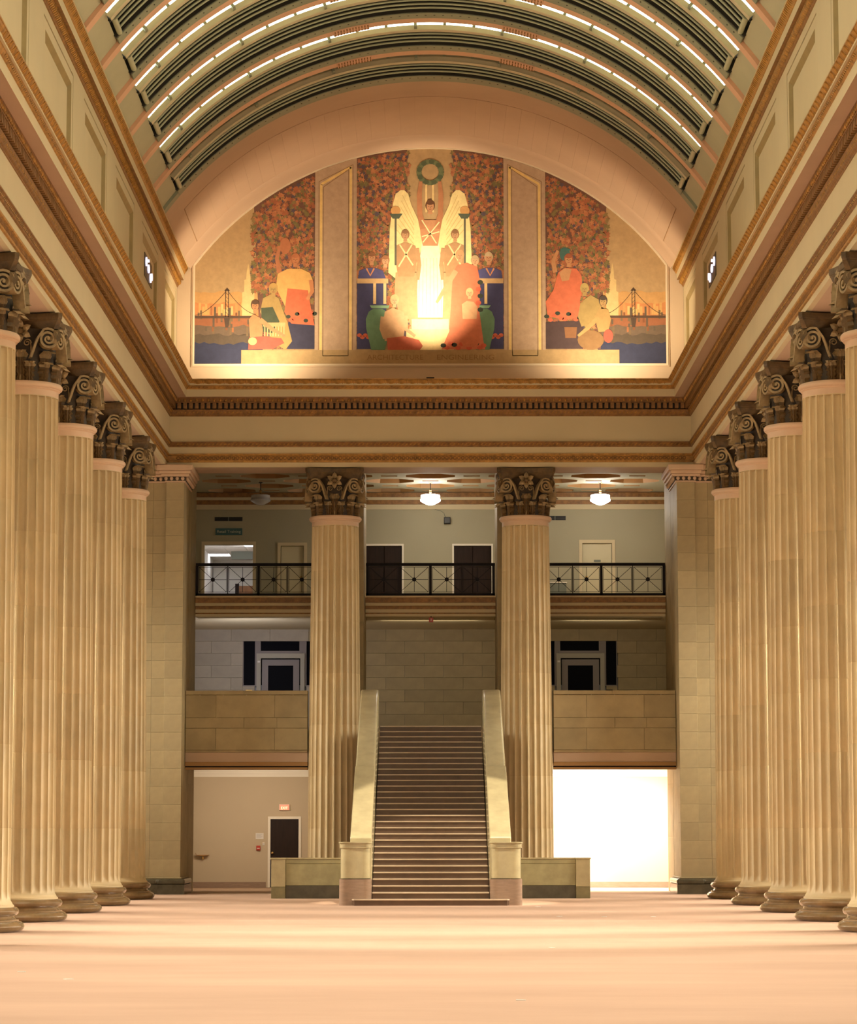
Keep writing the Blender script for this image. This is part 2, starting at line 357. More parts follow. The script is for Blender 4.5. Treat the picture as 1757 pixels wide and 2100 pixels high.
for side, nm, num in (('left', 'left', 1), ('end', 'end', 2), ('right', 'right', 3)):
    root = empty('trim_%d' % num, (0, 0, 0), {'left': 'gilded cream entablature carried by the left column row', 'end': 'gilded cream entablature across the end wall under the mural',
        'right': 'gilded cream entablature carried by the right column row'}[side], 'entablature', kind='structure')
    for name, m, pts in BANDS:
        vs, fs = sweep(side, pts); MB().add(vs, fs).build(name, m, root, smooth=False, fix=False)
    # top ledge and back, closing the beam
    if side == 'end':
        MB().box(-XF, XF, YF - .6, YM + .3, 12.70, 12.85).build('ledge', PLASTER, root)
        MB().box(-XF, XF, YF + .05, YF + 1.2, 11.0, 12.7).build('beam_core', PLASTER, root)
    else:
        sg = -1 if side == 'left' else 1
        xa, xb = sorted((sg * (XF - .6), sg * (XF + 1.2)))
        MB().box(xa, xb, Y0, YF + .6, 12.70, 12.85).build('ledge', PLASTER, root)
        xa, xb = sorted((sg * (XF + .02), sg * (XF + 1.2)))
        MB().box(xa, xb, Y0, YF + 1.0, 11.0, 12.7).build('beam_core', PLASTER, root)
    if side == 'end': rng_d = [-6.5 + .148 * i for i in range(89)]; rng_l = [-5.85 + .27 * i for i in range(44)]
    else: rng_d = [67.2 - .148 * i for i in range(200)]; rng_l = [66.5 - .27 * i for i in range(110)]
    for t in rng_d:
        loc, rz = place(side, t, 12.17); link('dentil', dent, root, loc, rz)
    for t in rng_l:
        loc, rz = place(side, t, 12.692); link('cyma_leaf', leafm, root, loc, rz)
    # small carved repeats, joined
    mb = MB()
    def ornament(mb, side, t, p, z, kind, s=1.0):
        def W(a, o, h):
            if side == 'end': return (t + a, YF - o, z + h)
            sg = -1 if side == 'left' else 1
            return (sg * (XF - o), t + a, z + h)
        if kind == 'egg':
            vs = []; fs = []; n = 6
            for j, (rr, zz) in enumerate([(.001, -.042), (.026, -.03), (.034, .0), (.026, .03), (.001, .045)]):
                for i in range(n):
                    an = 2 * PI * i / n; vs.append(W(rr * math.cos(an) * s, p + rr * math.sin(an) * s, zz * s))
            fs = [(j * n + i, j * n + (i + 1) % n, (j + 1) * n + (i + 1) % n, (j + 1) * n + i) for j in range(4) for i in range(n)]
            mb.add(vs, fs)
        elif kind == 'twist':
            mb.add([W(-.045, p, -.02), W(-.01, p + .018, -.022), W(.045, p, .022), W(.01, p + .018, .024), W(0, p - .02, 0)], [(0, 1, 3), (1, 2, 3), (0, 1, 4), (1, 2, 4), (2, 3, 4), (3, 0, 4)])
        elif kind == 'ring':
            n = 8; vs = []
            for i in range(n):
                an = 2 * PI * i / n
                for rr, oo in ((.050, 0), (.038, .014), (.026, 0)): vs.append(W(rr * math.cos(an), p + oo, rr * math.sin(an)))
            mb.add(vs, [(3 * i + k, 3 * ((i + 1) % n) + k, 3 * ((i + 1) % n) + k + 1, 3 * i + k + 1) for i in range(n) for k in (0, 1)])
    span = [(-6.4 + .1 * i) for i in range(129)] if side == 'end' else [67.0 - .1 * i for i in range(295)]
    for k, t in enumerate(rng_d): ornament(mb, side, t, .222, 12.378, 'egg')
    mb.build('egg_row', GOLD, root, fix=False)['kind'] = 'stuff'
    mb = MB()
    for t in span: ornament(mb, side, t, .545, 12.652, 'twist'); ornament(mb, side, t, .115, 12.075, 'twist', 1)
    for t in span[::1]: ornament(mb, side, t, .072, 11.265, 'twist')
    mb.build('twisted_beading', GOLD, root, fix=False)['kind'] = 'stuff'
    mb = MB()
    for t in span: ornament(mb, side, t + .02, .016, 10.928, 'ring')
    mb.build('scroll_relief', GOLD_D, root, fix=False)['kind'] = 'stuff'

# ------------------------------------------------------------------ attic walls with sunk panels
PANELS = [(28.9, 32.5), (34.2, 37.9), (39.6, 43.3), (44.95, 48.8), (50.35, 54.05), (55.55, 59.2), (60.8, 64.5), (66.1, 69.0)]
for sg, nm in ((-1, 'left'), (1, 'right')):
    root = empty('wall_attic_' + nm, (0, 0, 0), 'cream attic wall with sunk panels above the %s cornice' % nm, 'wall', kind='structure')
    def bx(name, m, x0, x1, y0, y1, z0, z1):
        a, b = sorted((sg * x0, sg * x1)); return MB().box(a, b, y0, y1, z0, z1).build(name, m, root)
    bx('wall_face', PLASTER, XF, XF + .3, Y0 - 24, YM, 15.56, 16.4)
    bx('wall_face', PLASTER, XF, XF + .3, Y0 - 24, YM, 12.8, 13.1)
    ends = [Y0 - 24] + [v for p in PANELS for v in p] + [YM]
    for a, b in zip(ends[::2], ends[1::2]): bx('pilaster_strip', PLASTER, XF, XF + .3, a, b, 13.1, 15.56)
    for k, (a, b) in enumerate(PANELS):
        a += .03; b -= .03
        # flush frame inside a narrow dark joint
        for (y0, y1, z0, z1) in ((a, a + .19, 13.13, 15.53), (b - .19, b, 13.13, 15.53), (a + .19, b - .19, 15.34, 15.53), (a + .19, b - .19, 13.13, 13.32)):
            bx('panel_frame', PLASTER, XF + .004, XF + .25, y0, y1, z0, z1)
        # bevelled gilt edge
        mb = MB(); ya, yb, za, zb = a + .19, b - .19, 13.32, 15.34; w_, d_ = .11, .09
        X = lambda q: sg * (XF + q)
        q = [(X(.004), ya, za), (X(.004), yb, za), (X(.004), yb, zb), (X(.004), ya, zb), (X(d_), ya + w_, za + w_), (X(d_), yb - w_, za + w_), (X(d_), yb - w_, zb - w_), (X(d_), ya + w_, zb - w_)]
        mb.add(q, [(0, 1, 5, 4), (1, 2, 6, 5), (2, 3, 7, 6), (3, 0, 4, 7)]); mb.build('panel_molding', VAULTG if 0 else GOLDOL, root)
        bx('sunk_panel', PLASTER, XF + d_ - .02, XF + .2, ya + w_, yb - w_, za + w_, zb - w_)
        bx('joint_backing', GOLD_D, XF + .2, XF + .3, a - .03, b + .03, 13.1, 15.56)
    # window grille in the panel by the mural
    g = empty('window_%d' % (1 if sg < 0 else 2), (sg * XF, 62.9, 14.7), 'small backlit grille in the %s attic panel next to the mural' % nm, 'window', kind='structure')
    def gx(name, m, y0, y1, z0, z1, p0, p1):
        a, b = sorted((-sg * p0, -sg * p1)); return MB().box(a, b, y0, y1, z0, z1).build(name, m, g)
    gx('window_frame', VENTM, -.90, .72, -.18, .38, -.068, -.055)
    for (y0, y1, z0, z1) in ((-.80, -.60, .08, .30), (-.35, -.05, .02, .22), (-.32, -.15, .27, .34), (.15, .38, -.12, .10), (.45, .6, -.02, .16)):
        mb = MB(); n = 10; cy, cz, ry, rz = (y0 + y1) / 2, (z0 + z1) / 2, (y1 - y0) / 2, (z1 - z0) / 2
        mb.prism([(cy + ry * math.cos(2 * PI * i / n), cz + rz * math.sin(2 * PI * i / n)) for i in range(n)], 'x', sg * .052, sg * .02)
        mb.build('window_pane', GLASSV, g)
    # upper cornice
    root = empty('trim_%d' % (4 if sg < 0 else 5), (0, 0, 0), 'gilded cornice at the foot of the vault on the %s' % nm, 'cornice', kind='structure')
    for name, m, pts in (('rope_mold', GOLD_D, [(0, 15.74), (.02, 15.75), (.03, 15.77), (.05, 15.80), (.09, 15.86), (.10, 15.925)]),
                         ('cornice_soffit', GOLD_D, [(.10, 15.925), (.175, 15.93)]), ('cornice_fascia', PLASTER, [(.175, 15.925), (.185, 16.09)]),  # cornice soffit given dark gilt to paint in its shadow
                         ('gilded_crown', GOLD, [(.185, 16.09), (.20, 16.10), (.21, 16.12), (.26, 16.2), (.28, 16.24), (.285, 16.255)]), ('cornice_top', PLASTER, [(.285, 16.255), (.295, 16.256), (.295, 16.285), (0, 16.35)])):
        vs = []
        for p, z in pts: vs += [(sg * (XF - p), Y0, z), (sg * (XF - p), YM, z)]
        MB().add(vs, [(2 * i, 2 * i + 1, 2 * i + 3, 2 * i + 2) for i in range(len(pts) - 1)]).build(name, m, root, fix=False)
    mb = MB(); mb2 = MB()
    for i in range(290):
        t = YM - .06 - .11 * i
        mb.tube([(sg * (XF - .04), t - .04, 15.79), (sg * (XF - .085), t, 15.84), (sg * (XF - .10), t + .03, 15.90)], [.018, .03, .02], 5)
        mb2.tube([(sg * (XF - .20), t - .05, 16.12), (sg * (XF - .245), t, 16.17), (sg * (XF - .28), t + .05, 16.235)], [.008, .014, .01], 4)
    mb.build('rope_beading', GOLD, root)['kind'] = 'stuff'
    mb2.build('crown_leaf_relief', GOLD, root)['kind'] = 'stuff'

# ------------------------------------------------------------------ mural wall and barrel end
def arc_pt(R, a): return (R * math.sin(a), ZC + R * math.cos(a))
def arcbox(Ya, Yb, Ra, Rb, a0, a1, n, name, m, parent, smooth=True):
    mb = MB(); vs = []
    for i in range(n + 1):
        a = a0 + (a1 - a0) * i / n
        for (Y, R) in ((Ya, Ra), (Yb, Ra), (Yb, Rb), (Ya, Rb)):
            x, z = arc_pt(R, a); vs.append((x, Y, z))
    fs = [(4 * i + k, 4 * i + (k + 1) % 4, 4 * i + 4 + (k + 1) % 4, 4 * i + 4 + k) for i in range(n) for k in range(4)] + [(0, 1, 2, 3), (4 * n + 3, 4 * n + 2, 4 * n + 1, 4 * n)]
    mb.add(vs, fs); return mb.build(name, m, parent, smooth=smooth)
D = math.radians
root = empty('wall_end', (0, 0, 0), 'pink plaster end wall framing the mural above the cornice', 'wall', kind='structure')
out = [(-XF, 12.85)] + [(-XF, 16.2)] + [arc_pt(R0 + .1, D(a)) for a in range(-55, 56, 5)] + [(XF, 16.2), (XF, 12.85)]
MB().prism(out, 'y', YM + .02, YM + .3).build('wall_face', PLASTER_PL, root)
MR, MH = 7.65, 19.46 - 7.65
def mural_outline(g, n=40):
    """outline of the mural grown by g"""
    x = 6.18 + g; R = MR + g; a = math.asin(x / R)
    return [(-x, 13.70 - g)] + [(R * math.sin(-a + 2 * a * i / n), MH + R * math.cos(-a + 2 * a * i / n)) for i in range(n + 1)] + [(x, 13.70 - g)]
def ringframe(g0, g1, ya, yb, name, m, parent):
    A, B = mural_outline(g0), mural_outline(g1); k = len(A); mb = MB()
    vs = [(p[0], ya, p[1]) for p in A] + [(p[0], ya, p[1]) for p in B] + [(p[0], yb, p[1]) for p in A] + [(p[0], yb, p[1]) for p in B]
    fs = []
    for i in range(k):
        j = (i + 1) % k
        fs += [(i, j, j + k, i + k), (i, j, j + 2 * k, i + 2 * k), (i + k, j + k, j + 3 * k, i + 3 * k)]
    mb.add(vs, fs); return mb.build(name, m, parent)
# barrel end
root = empty('trim_6', (0, 0, 0), 'pink panelled plaster arch soffit in front of the mural', 'arch soffit', kind='structure')
AS = D(54.6)
arcbox(63.4, 64.4, R0, R0 + .4, -AS, AS, 72, 'front_margin', PLASTER_P, root)
arcbox(64.4, 64.88, R0 + .03, R0 + .4, -AS, AS, 72, 'inner_margin', PLASTER_P, root)
FA = D(50.2); nv = 36
for i in range(nv):
    a0 = -FA + 2 * FA * i / nv; a1 = a0 + 2 * FA / nv
    arcbox(64.92, 68.55, R0 + .03, R0 + .05, a0 + .00015, a1 - .00015, 2, 'soffit_panel', PLASTER_P, root)
for sg in (-1, 1):
    arcbox(64.88, 68.55, R0 + .03, R0 + .4, *sorted((sg * (FA + .003), sg * AS)), 4, 'spring_margin', PLASTER_P, root)
arcbox(64.86, 68.6, R0 + .05, R0 + .5, -AS, AS, 60, 'soffit_backing', COFD, root)
prof = [(68.55, R0 + .03), (68.6, R0 + .0), (68.9, R0 - .01), (69.15, R0 - .04), (69.3, R0 - .09), (69.38, R0 - .115), (69.42, R0 - .115), (69.45, R0 + .4), (68.55, R0 + .4)]
mb = MB(); vs = []; n = 72
for i in range(n + 1):
    a = -AS + 2 * AS * i / n
    for Y, R in prof: x, z = arc_pt(R, a); vs.append((x, Y, z))
k = len(prof)
mb.add(vs, [(k * i + j, k * i + (j + 1) % k, k * i + k + (j + 1) % k, k * i + k + j) for i in range(n) for j in range(k)])
mb.build('curved_inner_rim', PLASTER_P, root, smooth=True)
arcbox(63.05, 63.4, R0 - .01, R0 + .8, -AS, AS, 72, 'olive_front_rim', VAULTG, root)
arcbox(63.4, 69.7, R0 + .5, R0 + .8, -D(60), D(60), 48, 'light_block_shell', VAULTG, root)  # unseen shell added to block outside light over the arch

# ------------------------------------------------------------------ glazed vault
vault = empty('ceiling', (0, 0, 0), 'arched metal and glass skylight vault of the hall', 'ceiling', kind='structure')
RIBS = [60.95 - 2.5 * i for i in range(10)]
AG = D(50.3)
for k, yr in enumerate(RIBS):
    arcbox(yr - .17, yr + .15, R0 - .02, R0 + .10, -AS, AS, 72, 'salmon_rib', RIBM, vault)
    arcbox(yr - .03, yr + .03, R0 + .10, R0 + .75, -AS, AS, 48, 'rib_web', VAULTG, vault)
    for sg in (-1, 1):       # plaster spandrel at the springing
        arcbox(yr + .15, yr + 2.33, R0 + .06, R0 + .3, *sorted((sg * AG, sg * D(56))), 4, 'spandrel_slab', VAULTPL, vault)
    # riveted splice plates on the rib
    for a in (-16, 12):
        arcbox(yr - .19, yr + .17, R0 - .045, R0 - .02, D(a), D(a + 6), 4, 'splice_plate', RIBM, vault)
        mb = MB()
        for i in range(12):
            for u in (-.15, -.07, .05, .13):
                x, z = arc_pt(R0 - .05, D(a + .25 + i * .5)); mb.box(x - .012, x + .012, yr + u - .012, yr + u + .012, z - .012, z + .02)
        mb.build('rivet_rows', GOLD_D, vault)['kind'] = 'stuff'
    # beam carrying the glazing
    arcbox(yr + .60, yr + .66, R0 - .04, R0 + .07, -AG, AG, 60, 'glazing_beam', VAULTL, vault)
    arcbox(yr + .58, yr + .76, R0 - .05, R0 - .035, -AG, AG, 60, 'beam_flange', VAULTL, vault)
    # glass, a steep strip above the beam and the roof panes over it
    NP = 21
    for i in range(NP):
        a0 = -AG + 2 * AG * i / NP; a1 = a0 + 2 * AG / NP
        arcbox(yr + .64, yr + .66, R0 + .07, R0 + .52, a0 + .0035, a1 - .0035, 2, 'glass_pane', GLASS if k > 0 else VAULTL, vault, smooth=False)
    for i in range(NP + 1):
        a = -AG + 2 * AG * i / NP
        arcbox(yr + .58, yr + .66, R0 + .07, R0 + .52, a - .0042, a + .0042, 1, 'mullion', VAULTG, vault, smooth=False)
        if i % 3 == 1:
            arcbox(yr + .40, yr + .60, R0 - .02, R0 + .45, a - .004, a + .004, 1, 'gusset', VAULTG, vault, smooth=False)
    arcbox(yr + .03, yr + .66, R0 + .52, R0 + .55, -AG, AG, 48, 'roof_lining', VAULTL, vault)
    # dark trough
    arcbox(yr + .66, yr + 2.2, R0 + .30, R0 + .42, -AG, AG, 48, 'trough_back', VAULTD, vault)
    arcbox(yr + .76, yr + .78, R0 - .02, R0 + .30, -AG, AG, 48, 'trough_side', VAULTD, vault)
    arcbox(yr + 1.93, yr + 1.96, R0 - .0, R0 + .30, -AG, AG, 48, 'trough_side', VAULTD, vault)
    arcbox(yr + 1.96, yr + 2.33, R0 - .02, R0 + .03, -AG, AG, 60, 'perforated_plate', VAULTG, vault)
    mb = MB()
    for i in range(70):
        x, z = arc_pt(R0 - .02, -AG * .97 + 2 * AG * .97 * i / 69)
        mb.box(x - .02, x + .02, yr + 2.09, yr + 2.12, z - .004, z + .03)
    mb.build('plate_slots', VAULTD, vault)['kind'] = 'stuff'
    # three curved tubes in the trough
    WH = ['first bay from the mural arch', 'second bay from the mural arch', 'third bay from the mural arch', 'fourth bay from the mural arch', 'fifth bay from the mural arch',
          'sixth bay from the mural arch', 'seventh bay from the mural arch', 'eighth bay from the mural arch', 'ninth bay from the mural arch', 'tenth bay from the mural arch']
    tr = empty('tube_rack', (0, yr + 1.42, ZC + R0)); tr.parent = vault; tr['label'] = 'three curved grey-green tubes running through the %s' % WH[k]
    for q in (-.28, 0, .28):
        path = []
        for i in range(57):
            a = -D(49.2) + 2 * D(49.2) * i / 56; x, z = arc_pt(R0 + .03, a); path.append((x, q, z - ZC - R0))
        MB().tube(path, .026, 8).build('tube', TUBEM, tr, smooth=True)
    for sg in (-1, 1):
        x, z = arc_pt(R0 + .02, sg * D(49.5))
        MB().tube([(x, -.48, z - ZC - R0), (x, .48, z - ZC - R0)], .06, 10).build('header_pipe', TUBEM, tr, smooth=True)
        arcs = [arc_pt(R0 + .0, sg * D(50.4)), arc_pt(R0 + .0, sg * D(47.6)), arc_pt(R0 + .28, sg * D(47.6)), arc_pt(R0 + .28, sg * D(50.4))]
        q2 = [(p[0], p[1] - ZC - R0) for p in arcs]
        MB().prism(q2, 'y', -.52, -.47).build('end_bracket', VAULTD, tr); MB().prism(q2, 'y', .47, .52).build('end_bracket', VAULTD, tr)
arcbox(-6, 63.2, R0 + .8, R0 + 1.0, -D(62), D(62), 60, 'light_block_shell', VAULTG, vault)  # unseen shell added above the glass to keep world light out
arcbox(-6, RIBS[-1] - .3, R0 + .2, R0 + .25, -D(46), D(46), 32, 'added_glow_vault', FILLGL, vault)  # unseen glowing stretch added to light the attic and cornices
for sg in (-1, 1): arcbox(-6, RIBS[-1] - .3, R0 + .2, R0 + .4, *sorted((sg * D(46), sg * D(56))), 6, 'plain_barrel', VAULTPL, vault)

# ------------------------------------------------------------------ Corinthian columns (built once, then copied)
NF = 24
def flute_ring(r, depth):
    """outline of the fluted shaft"""
    pts = []
    for i in range(NF):
        a0 = 2 * PI * (i + .5) / NF; pitch = 2 * PI / NF; fw = .13 * pitch
        pts.append((r, a0 - pitch / 2 + 0)); pts.append((r, a0 - pitch / 2 + fw))
        for t in (.04, .2, .5, .8, .96):
            aa = a0 - pitch / 2 + fw + (pitch - fw) * t
            pts.append((r - depth * math.sin(PI * min(max(t, .0), 1)) ** .6, aa))
    return [(q * math.cos(a), q * math.sin(a)) for q, a in pts]
def shaft_r(z):
    t = (z - .44) / (9.22 - .44); return .668 - .073 * t ** 1.5
def drum(rings, name):
    mb = MB(); vs = []; n = 7 * NF
    for (z, dr, dep) in rings: vs += [(x, y, z) for x, y in flute_ring(shaft_r(z) + dr, dep)]
    mb.add(vs, [(j * n + i, j * n + (i + 1) % n, (j + 1) * n + (i + 1) % n, (j + 1) * n + i) for j in range(len(rings) - 1) for i in range(n)])
    me = mb.mesh(name, STONE); me.polygons.foreach_set('use_smooth', [True] * len(me.polygons)); me.set_sharp_from_angle(angle=D(50)); return me
def make_column():
    root = empty('fluted_column', (0, 0, 0))
    base = [(.0, 0), (.79, 0), (.84, .015), (.875, .045), (.89, .085), (.875, .125), (.84, .155), (.80, .168), (.80, .188), (.765, .19), (.735, .215), (.725, .24), (.74, .255), (.765, .26),
            (.79, .285), (.803, .32), (.79, .355), (.765, .378), (.73, .385), (.0, .386)]
    MB().lathe(base, n=64, cap=False).build('base', MARBLE, root, smooth=True)
    MB().lathe([(0, .384), (.722, .384), (.722, .41), (.70, .425), (.685, .46), (.62, .47)], n=64, cap=False).build('base_fillet', STONE, root, smooth=True)
    zs = [.455, 1.61, 2.92, 4.20, 5.49, 6.80, 8.09, 9.235]
    DEP = .068
    for i in range(7):
        a, b = zs[i], zs[i + 1]
        if i == 0: rings = [(a, .018, 0), (a + .02, .004, 0), (a + .035, 0, .002), (a + .06, 0, .022), (a + .09, 0, .038), (a + .13, 0, .048), (a + .18, 0, DEP), (b - .005, 0, DEP), (b, -.008, DEP - .008)]
        elif i == 6: rings = [(a, -.008, DEP - .008), (a + .005, 0, DEP), (b - .02, 0, DEP), (b - .012, 0, .0), (b, 0, 0)]
        else: rings = [(a, -.008, DEP - .008), (a + .005, 0, DEP), (b - .005, 0, DEP), (b, -.008, DEP - .008)]
        link('shaft_drum', drum(rings, 'shaft_drum'), root)
    neck = [(.595, 9.234), (.595, 9.34), (.61, 9.355), (.625, 9.36), (.625, 9.375), (.635, 9.378), (.655, 9.39), (.668, 9.42), (.665, 9.45), (.645, 9.475), (.60, 9.48), (.0, 9.48)]
    MB().lathe(neck, n=64, cap=False).build('neck_ring', STONE_PK, root, smooth=True)
    zb = 9.47
    bell = [(.545, 0), (.53, .25), (.535, .5), (.56, .7), (.62, .85), (.68, .93), (.60, .935)]
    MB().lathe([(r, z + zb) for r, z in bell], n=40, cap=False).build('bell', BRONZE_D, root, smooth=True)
    # abacus with hollowed sides
    def abpts(h, c, sag, n=8):
        P = []
        for k in range(4):
            a = k * PI / 2
            for i in range(n + 1):
                t = -1 + 2 * i / n; x = t * (h - c); y = -h + sag * (1 - t * t)
                P.append((x * math.cos(a) - y * math.sin(a), x * math.sin(a) + y * math.cos(a)))
        return P
    mb = MB(); lay = [(.66, .07, .16, .92), (.67, .07, .16, .945), (.70, .065, .155, 1.02), (.715, .06, .15, 1.06), (.725, .06, .15, 1.07), (.725, .06, .15, 1.09), (.735, .06, .15, 1.10), (.74, .06, .15, 1.145), (.735, .06, .15, 1.20)]
    vs = []; n = 36
    for h, c, s_, z in lay: vs += [(x, y, z + zb) for x, y in abpts(h, c, s_)]
    mb.add(vs, [(j * n + i, j * n + (i + 1) % n, (j + 1) * n + (i + 1) % n, (j + 1) * n + i) for j in range(len(lay) - 1) for i in range(n)] + [tuple(range(n))[::-1], tuple(range((len(lay) - 1) * n, len(lay) * n))])
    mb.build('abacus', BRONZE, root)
    # acanthus leaf
    def leaf(hgt, wid, r0, r1, curl):
        mb = MB(); NU, NV = 9, 12; vs = []
        for j in range(NV + 1):
            v = j / NV
            if v < .78:
                z = hgt * v / .78 * .97; r = r0 + (r1 - r0) * (v / .78) ** 2 * .6
            else:
                t = (v - .78) / .22 * PI * .85; r = r0 + (r1 - r0) * .6 + curl * (1 - math.cos(t)) ; z = hgt * .97 + curl * .75 * math.sin(t) - .02 * (1 - math.cos(t))
            lobe = 1 + .24 * math.sin(v * PI * 9) * (1 if v < .9 else .3)
            wv = wid * (.62 + .22 * v) * lobe * (1 if v < .85 else 1 - .45 * ((v - .85) / .15) ** 2)
            for i in range(NU):
                u = -1 + 2 * i / (NU - 1)
                rr = r + .055 * math.cos(u * PI / 2) + .016 * math.cos(u * PI * 4) + (-.045 if abs(u) == 1 else 0)
                vs.append((u * wv / 2, -rr, z + .012 * abs(u)))
        mb.add(vs, [(j * NU + i, j * NU + i + 1, (j + 1) * NU + i + 1, (j + 1) * NU + i) for j in range(NV) for i in range(NU - 1)])
        return mb.mesh('acanthus_leaf', [BRONZE, BRONZE_L], smooth=True)
    lowm, upm = leaf(.31, .27, .555, .62, .075), leaf(.50, .30, .54, .68, .085)
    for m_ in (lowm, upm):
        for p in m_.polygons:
            if p.index // 8 >= 8: p.material_index = 1  # curled tips get the painted highlight tone
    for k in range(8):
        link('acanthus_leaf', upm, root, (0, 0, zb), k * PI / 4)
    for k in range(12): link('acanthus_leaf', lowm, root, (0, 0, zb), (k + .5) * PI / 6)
    # big corner volutes
    def volute():
        mb = MB(); path = []
        # local: x = along the face from centre, z up; spiral centre
        cx, cz = .0, .0; R1, R2 = .165, .022; turns = 2.2
        path += [(-.30, -.34), (-.26, -.22), (-.225, -.10), (-.18, .02), (-.125, .10)]
        N = 40
        for i in range(N + 1):
            t = i / N; a = D(115) - t * turns * 2 * PI; r = R1 * (1 - t) ** .9 + R2
            path.append((cx + r * math.cos(a), cz + r * math.sin(a)))
        hw = .020
        vs = []
        for i, p in enumerate(path):
            q0 = path[max(i - 1, 0)]; q1 = path[min(i + 1, len(path) - 1)]
            tx, tz = q1[0] - q0[0], q1[1] - q0[1]; l = math.hypot(tx, tz) or 1; nx, nz = -tz / l, tx / l
            w_ = hw * (1 if i < 25 else max(.5, 1 - (i - 25) / 50)); th = .10
            for (o, y) in ((-w_, -th), (w_, -th), (w_, th), (-w_, th)): vs.append((p[0] + nx * o, y, p[1] + nz * o))
        k = len(path)
        mb.add(vs, [(4 * i + j, 4 * i + (j + 1) % 4, 4 * i + 4 + (j + 1) % 4, 4 * i + 4 + j) for i in range(k - 1) for j in range(4)] + [(0, 1, 2, 3), (4 * k - 1, 4 * k - 2, 4 * k - 3, 4 * k - 4)])
        # recessed disc and eye
        n = 20
        mb.prism([(.155 * math.cos(2 * PI * i / n), .155 * math.sin(2 * PI * i / n)) for i in range(n)], 'y', -.055, .055, 1)
        eye = [(.026 * math.cos(2 * PI * i / 10), .026 * math.sin(2 * PI * i / 10)) for i in range(10)]
        mb.prism(eye, 'y', -.115, .115, 0)
        # stem backing between the two ribs of the scroll
        pb = [(-.30, -.34), (-.20, -.30), (-.10, -.14), (.05, -.10), (.0, .12), (-.13, .09), (-.2, 0)]
        return mb.mesh('volute', [BRONZE_L, BRONZE_D], smooth=False)
    vm = volute(); vmr = vm.copy()
    for v in vmr.vertices: v.co.x = -v.co.x
    vmr.flip_normals()
    for k in range(4):
        a = k * PI / 2
        for sx, me in ((1, vm), (-1, vmr)):
            lx, ly = sx * .475, -.60; tw = sx * D(17)
            o = link('volute', me, root, (lx * math.cos(a) - ly * math.sin(a), lx * math.sin(a) + ly * math.cos(a), zb + .735), a + tw)
    # inner helices
    mb = MB(); path = [(-.02, -.22), (-.01, -.08), (.0, .0)]
    for i in range(19):
        t = i / 18; an = D(180) - t * 1.5 * 2 * PI; r = .062 * (1 - t) + .01; path.append((.062 + r * math.cos(an), r * math.sin(an)))
    mb.tube([(p[0], 0, p[1]) for p in path], .014, 5); hm = mb.mesh('inner_scroll', BRONZE_L); hmr = hm.copy()
    for v in hmr.vertices: v.co.x = -v.co.x
    hmr.flip_normals()
    for k in range(4):
        a = k * PI / 2
        for sx, me in ((1, hmr), (-1, hm)):
            lx, ly = sx * .175, -.60
            link('inner_scroll', me, root, (lx * math.cos(a) - ly * math.sin(a), lx * math.sin(a) + ly * math.cos(a), zb + .68), a)
    # abacus flower
    mb = MB()
    for i in range(6):
        an = PI / 2 + i * PI / 3; L_, W_ = .215, .062
        pts = [(0.03, 0, .0), (.10, W_, .03), (.16, W_ * .75, .045), (L_, 0, .03), (.16, -W_ * .75, .045), (.10, -W_, .03), (.12, 0, .075)]
        vs = [(p[0] * math.cos(an) - p[1] * math.sin(an), -p[2], p[0] * math.sin(an) + p[1] * math.cos(an)) for p in pts]
        mb.add(vs, [(0, 1, 6), (1, 2, 6), (2, 3, 6), (3, 4, 6), (4, 5, 6), (5, 0, 6)])
    fm = mb.mesh('flower', BRONZE_L, fix=False)
    mb = MB(); n = 10; vs = []
    for j, (r, y) in enumerate([(.062, 0), (.060, -.03), (.04, -.055), (.0, -.065)]):
        vs += [(r * math.cos(2 * PI * i / n), y, r * math.sin(2 * PI * i / n)) for i in range(n)]
    mb.add(vs, [(j * n + i, j * n + (i + 1) % n, (j + 1) * n + (i + 1) % n, (j + 1) * n + i) for j in range(3) for i in range(n)]); fb = mb.mesh('flower_boss', BRONZE, smooth=True)
    for k in range(4):
        a = k * PI / 2; ly = -.665
        f = link('flower', fm, root, (-ly * math.sin(a), ly * math.cos(a), zb + .875), a)
        link('flower_boss', fb, f, (0, -.03, 0))
    # stalks between leaves
    mb = MB()
    for k in range(8):
        a = k * PI / 4 + 0; c, s_ = math.cos(a + PI / 16 * 0), math.sin(a)
        mb.tube([(.60 * s_, -.60 * c, zb + .02), (.575 * s_, -.575 * c, zb + .3)], .016, 5)
    mb.build('leaf_stalks', BRONZE_L, root)['kind'] = 'stuff'
    # small corner leaves under the horns
    mb = MB(); mb.add([(-.06, 0, 0), (.06, 0, 0), (.09, -.03, -.10), (-.09, -.03, -.10), (.0, -.05, -.22), (0, .05, -.02)], [(0, 1, 2, 3), (3, 2, 4), (0, 5, 1), (0, 3, 5), (1, 5, 2)])
    clm = mb.mesh('corner_leaf', BRONZE)
    for k in range(4):
        a = k * PI / 2 + PI / 4; rr = .90
        link('corner_leaf', clm, root, (rr * math.sin(a), -rr * math.cos(a), zb + .90), a)
    return root
proto = make_column()
ORD = ['first', 'second', 'third', 'fourth', 'fifth', 'sixth']
spots = [(sg * XC, y, '%s fluted column from the end wall in the %s row' % (ORD[i], 'left' if sg < 0 else 'right'), 'fluted columns in the two side rows') for sg in (-1, 1) for i, y in enumerate(YS)]
spots += [(-2.42, YC, 'fluted column standing left of the staircase, in the end row', 'fluted columns flanking the staircase'), (2.42, YC, 'fluted column standing right of the staircase, in the end row', 'fluted columns flanking the staircase')]
for i, (x, y, lab, grp) in enumerate(spots):
    o = proto if i == 0 else copy_tree(proto)
    o.location = (x, y, 0); tag(o, lab, 'column', grp)

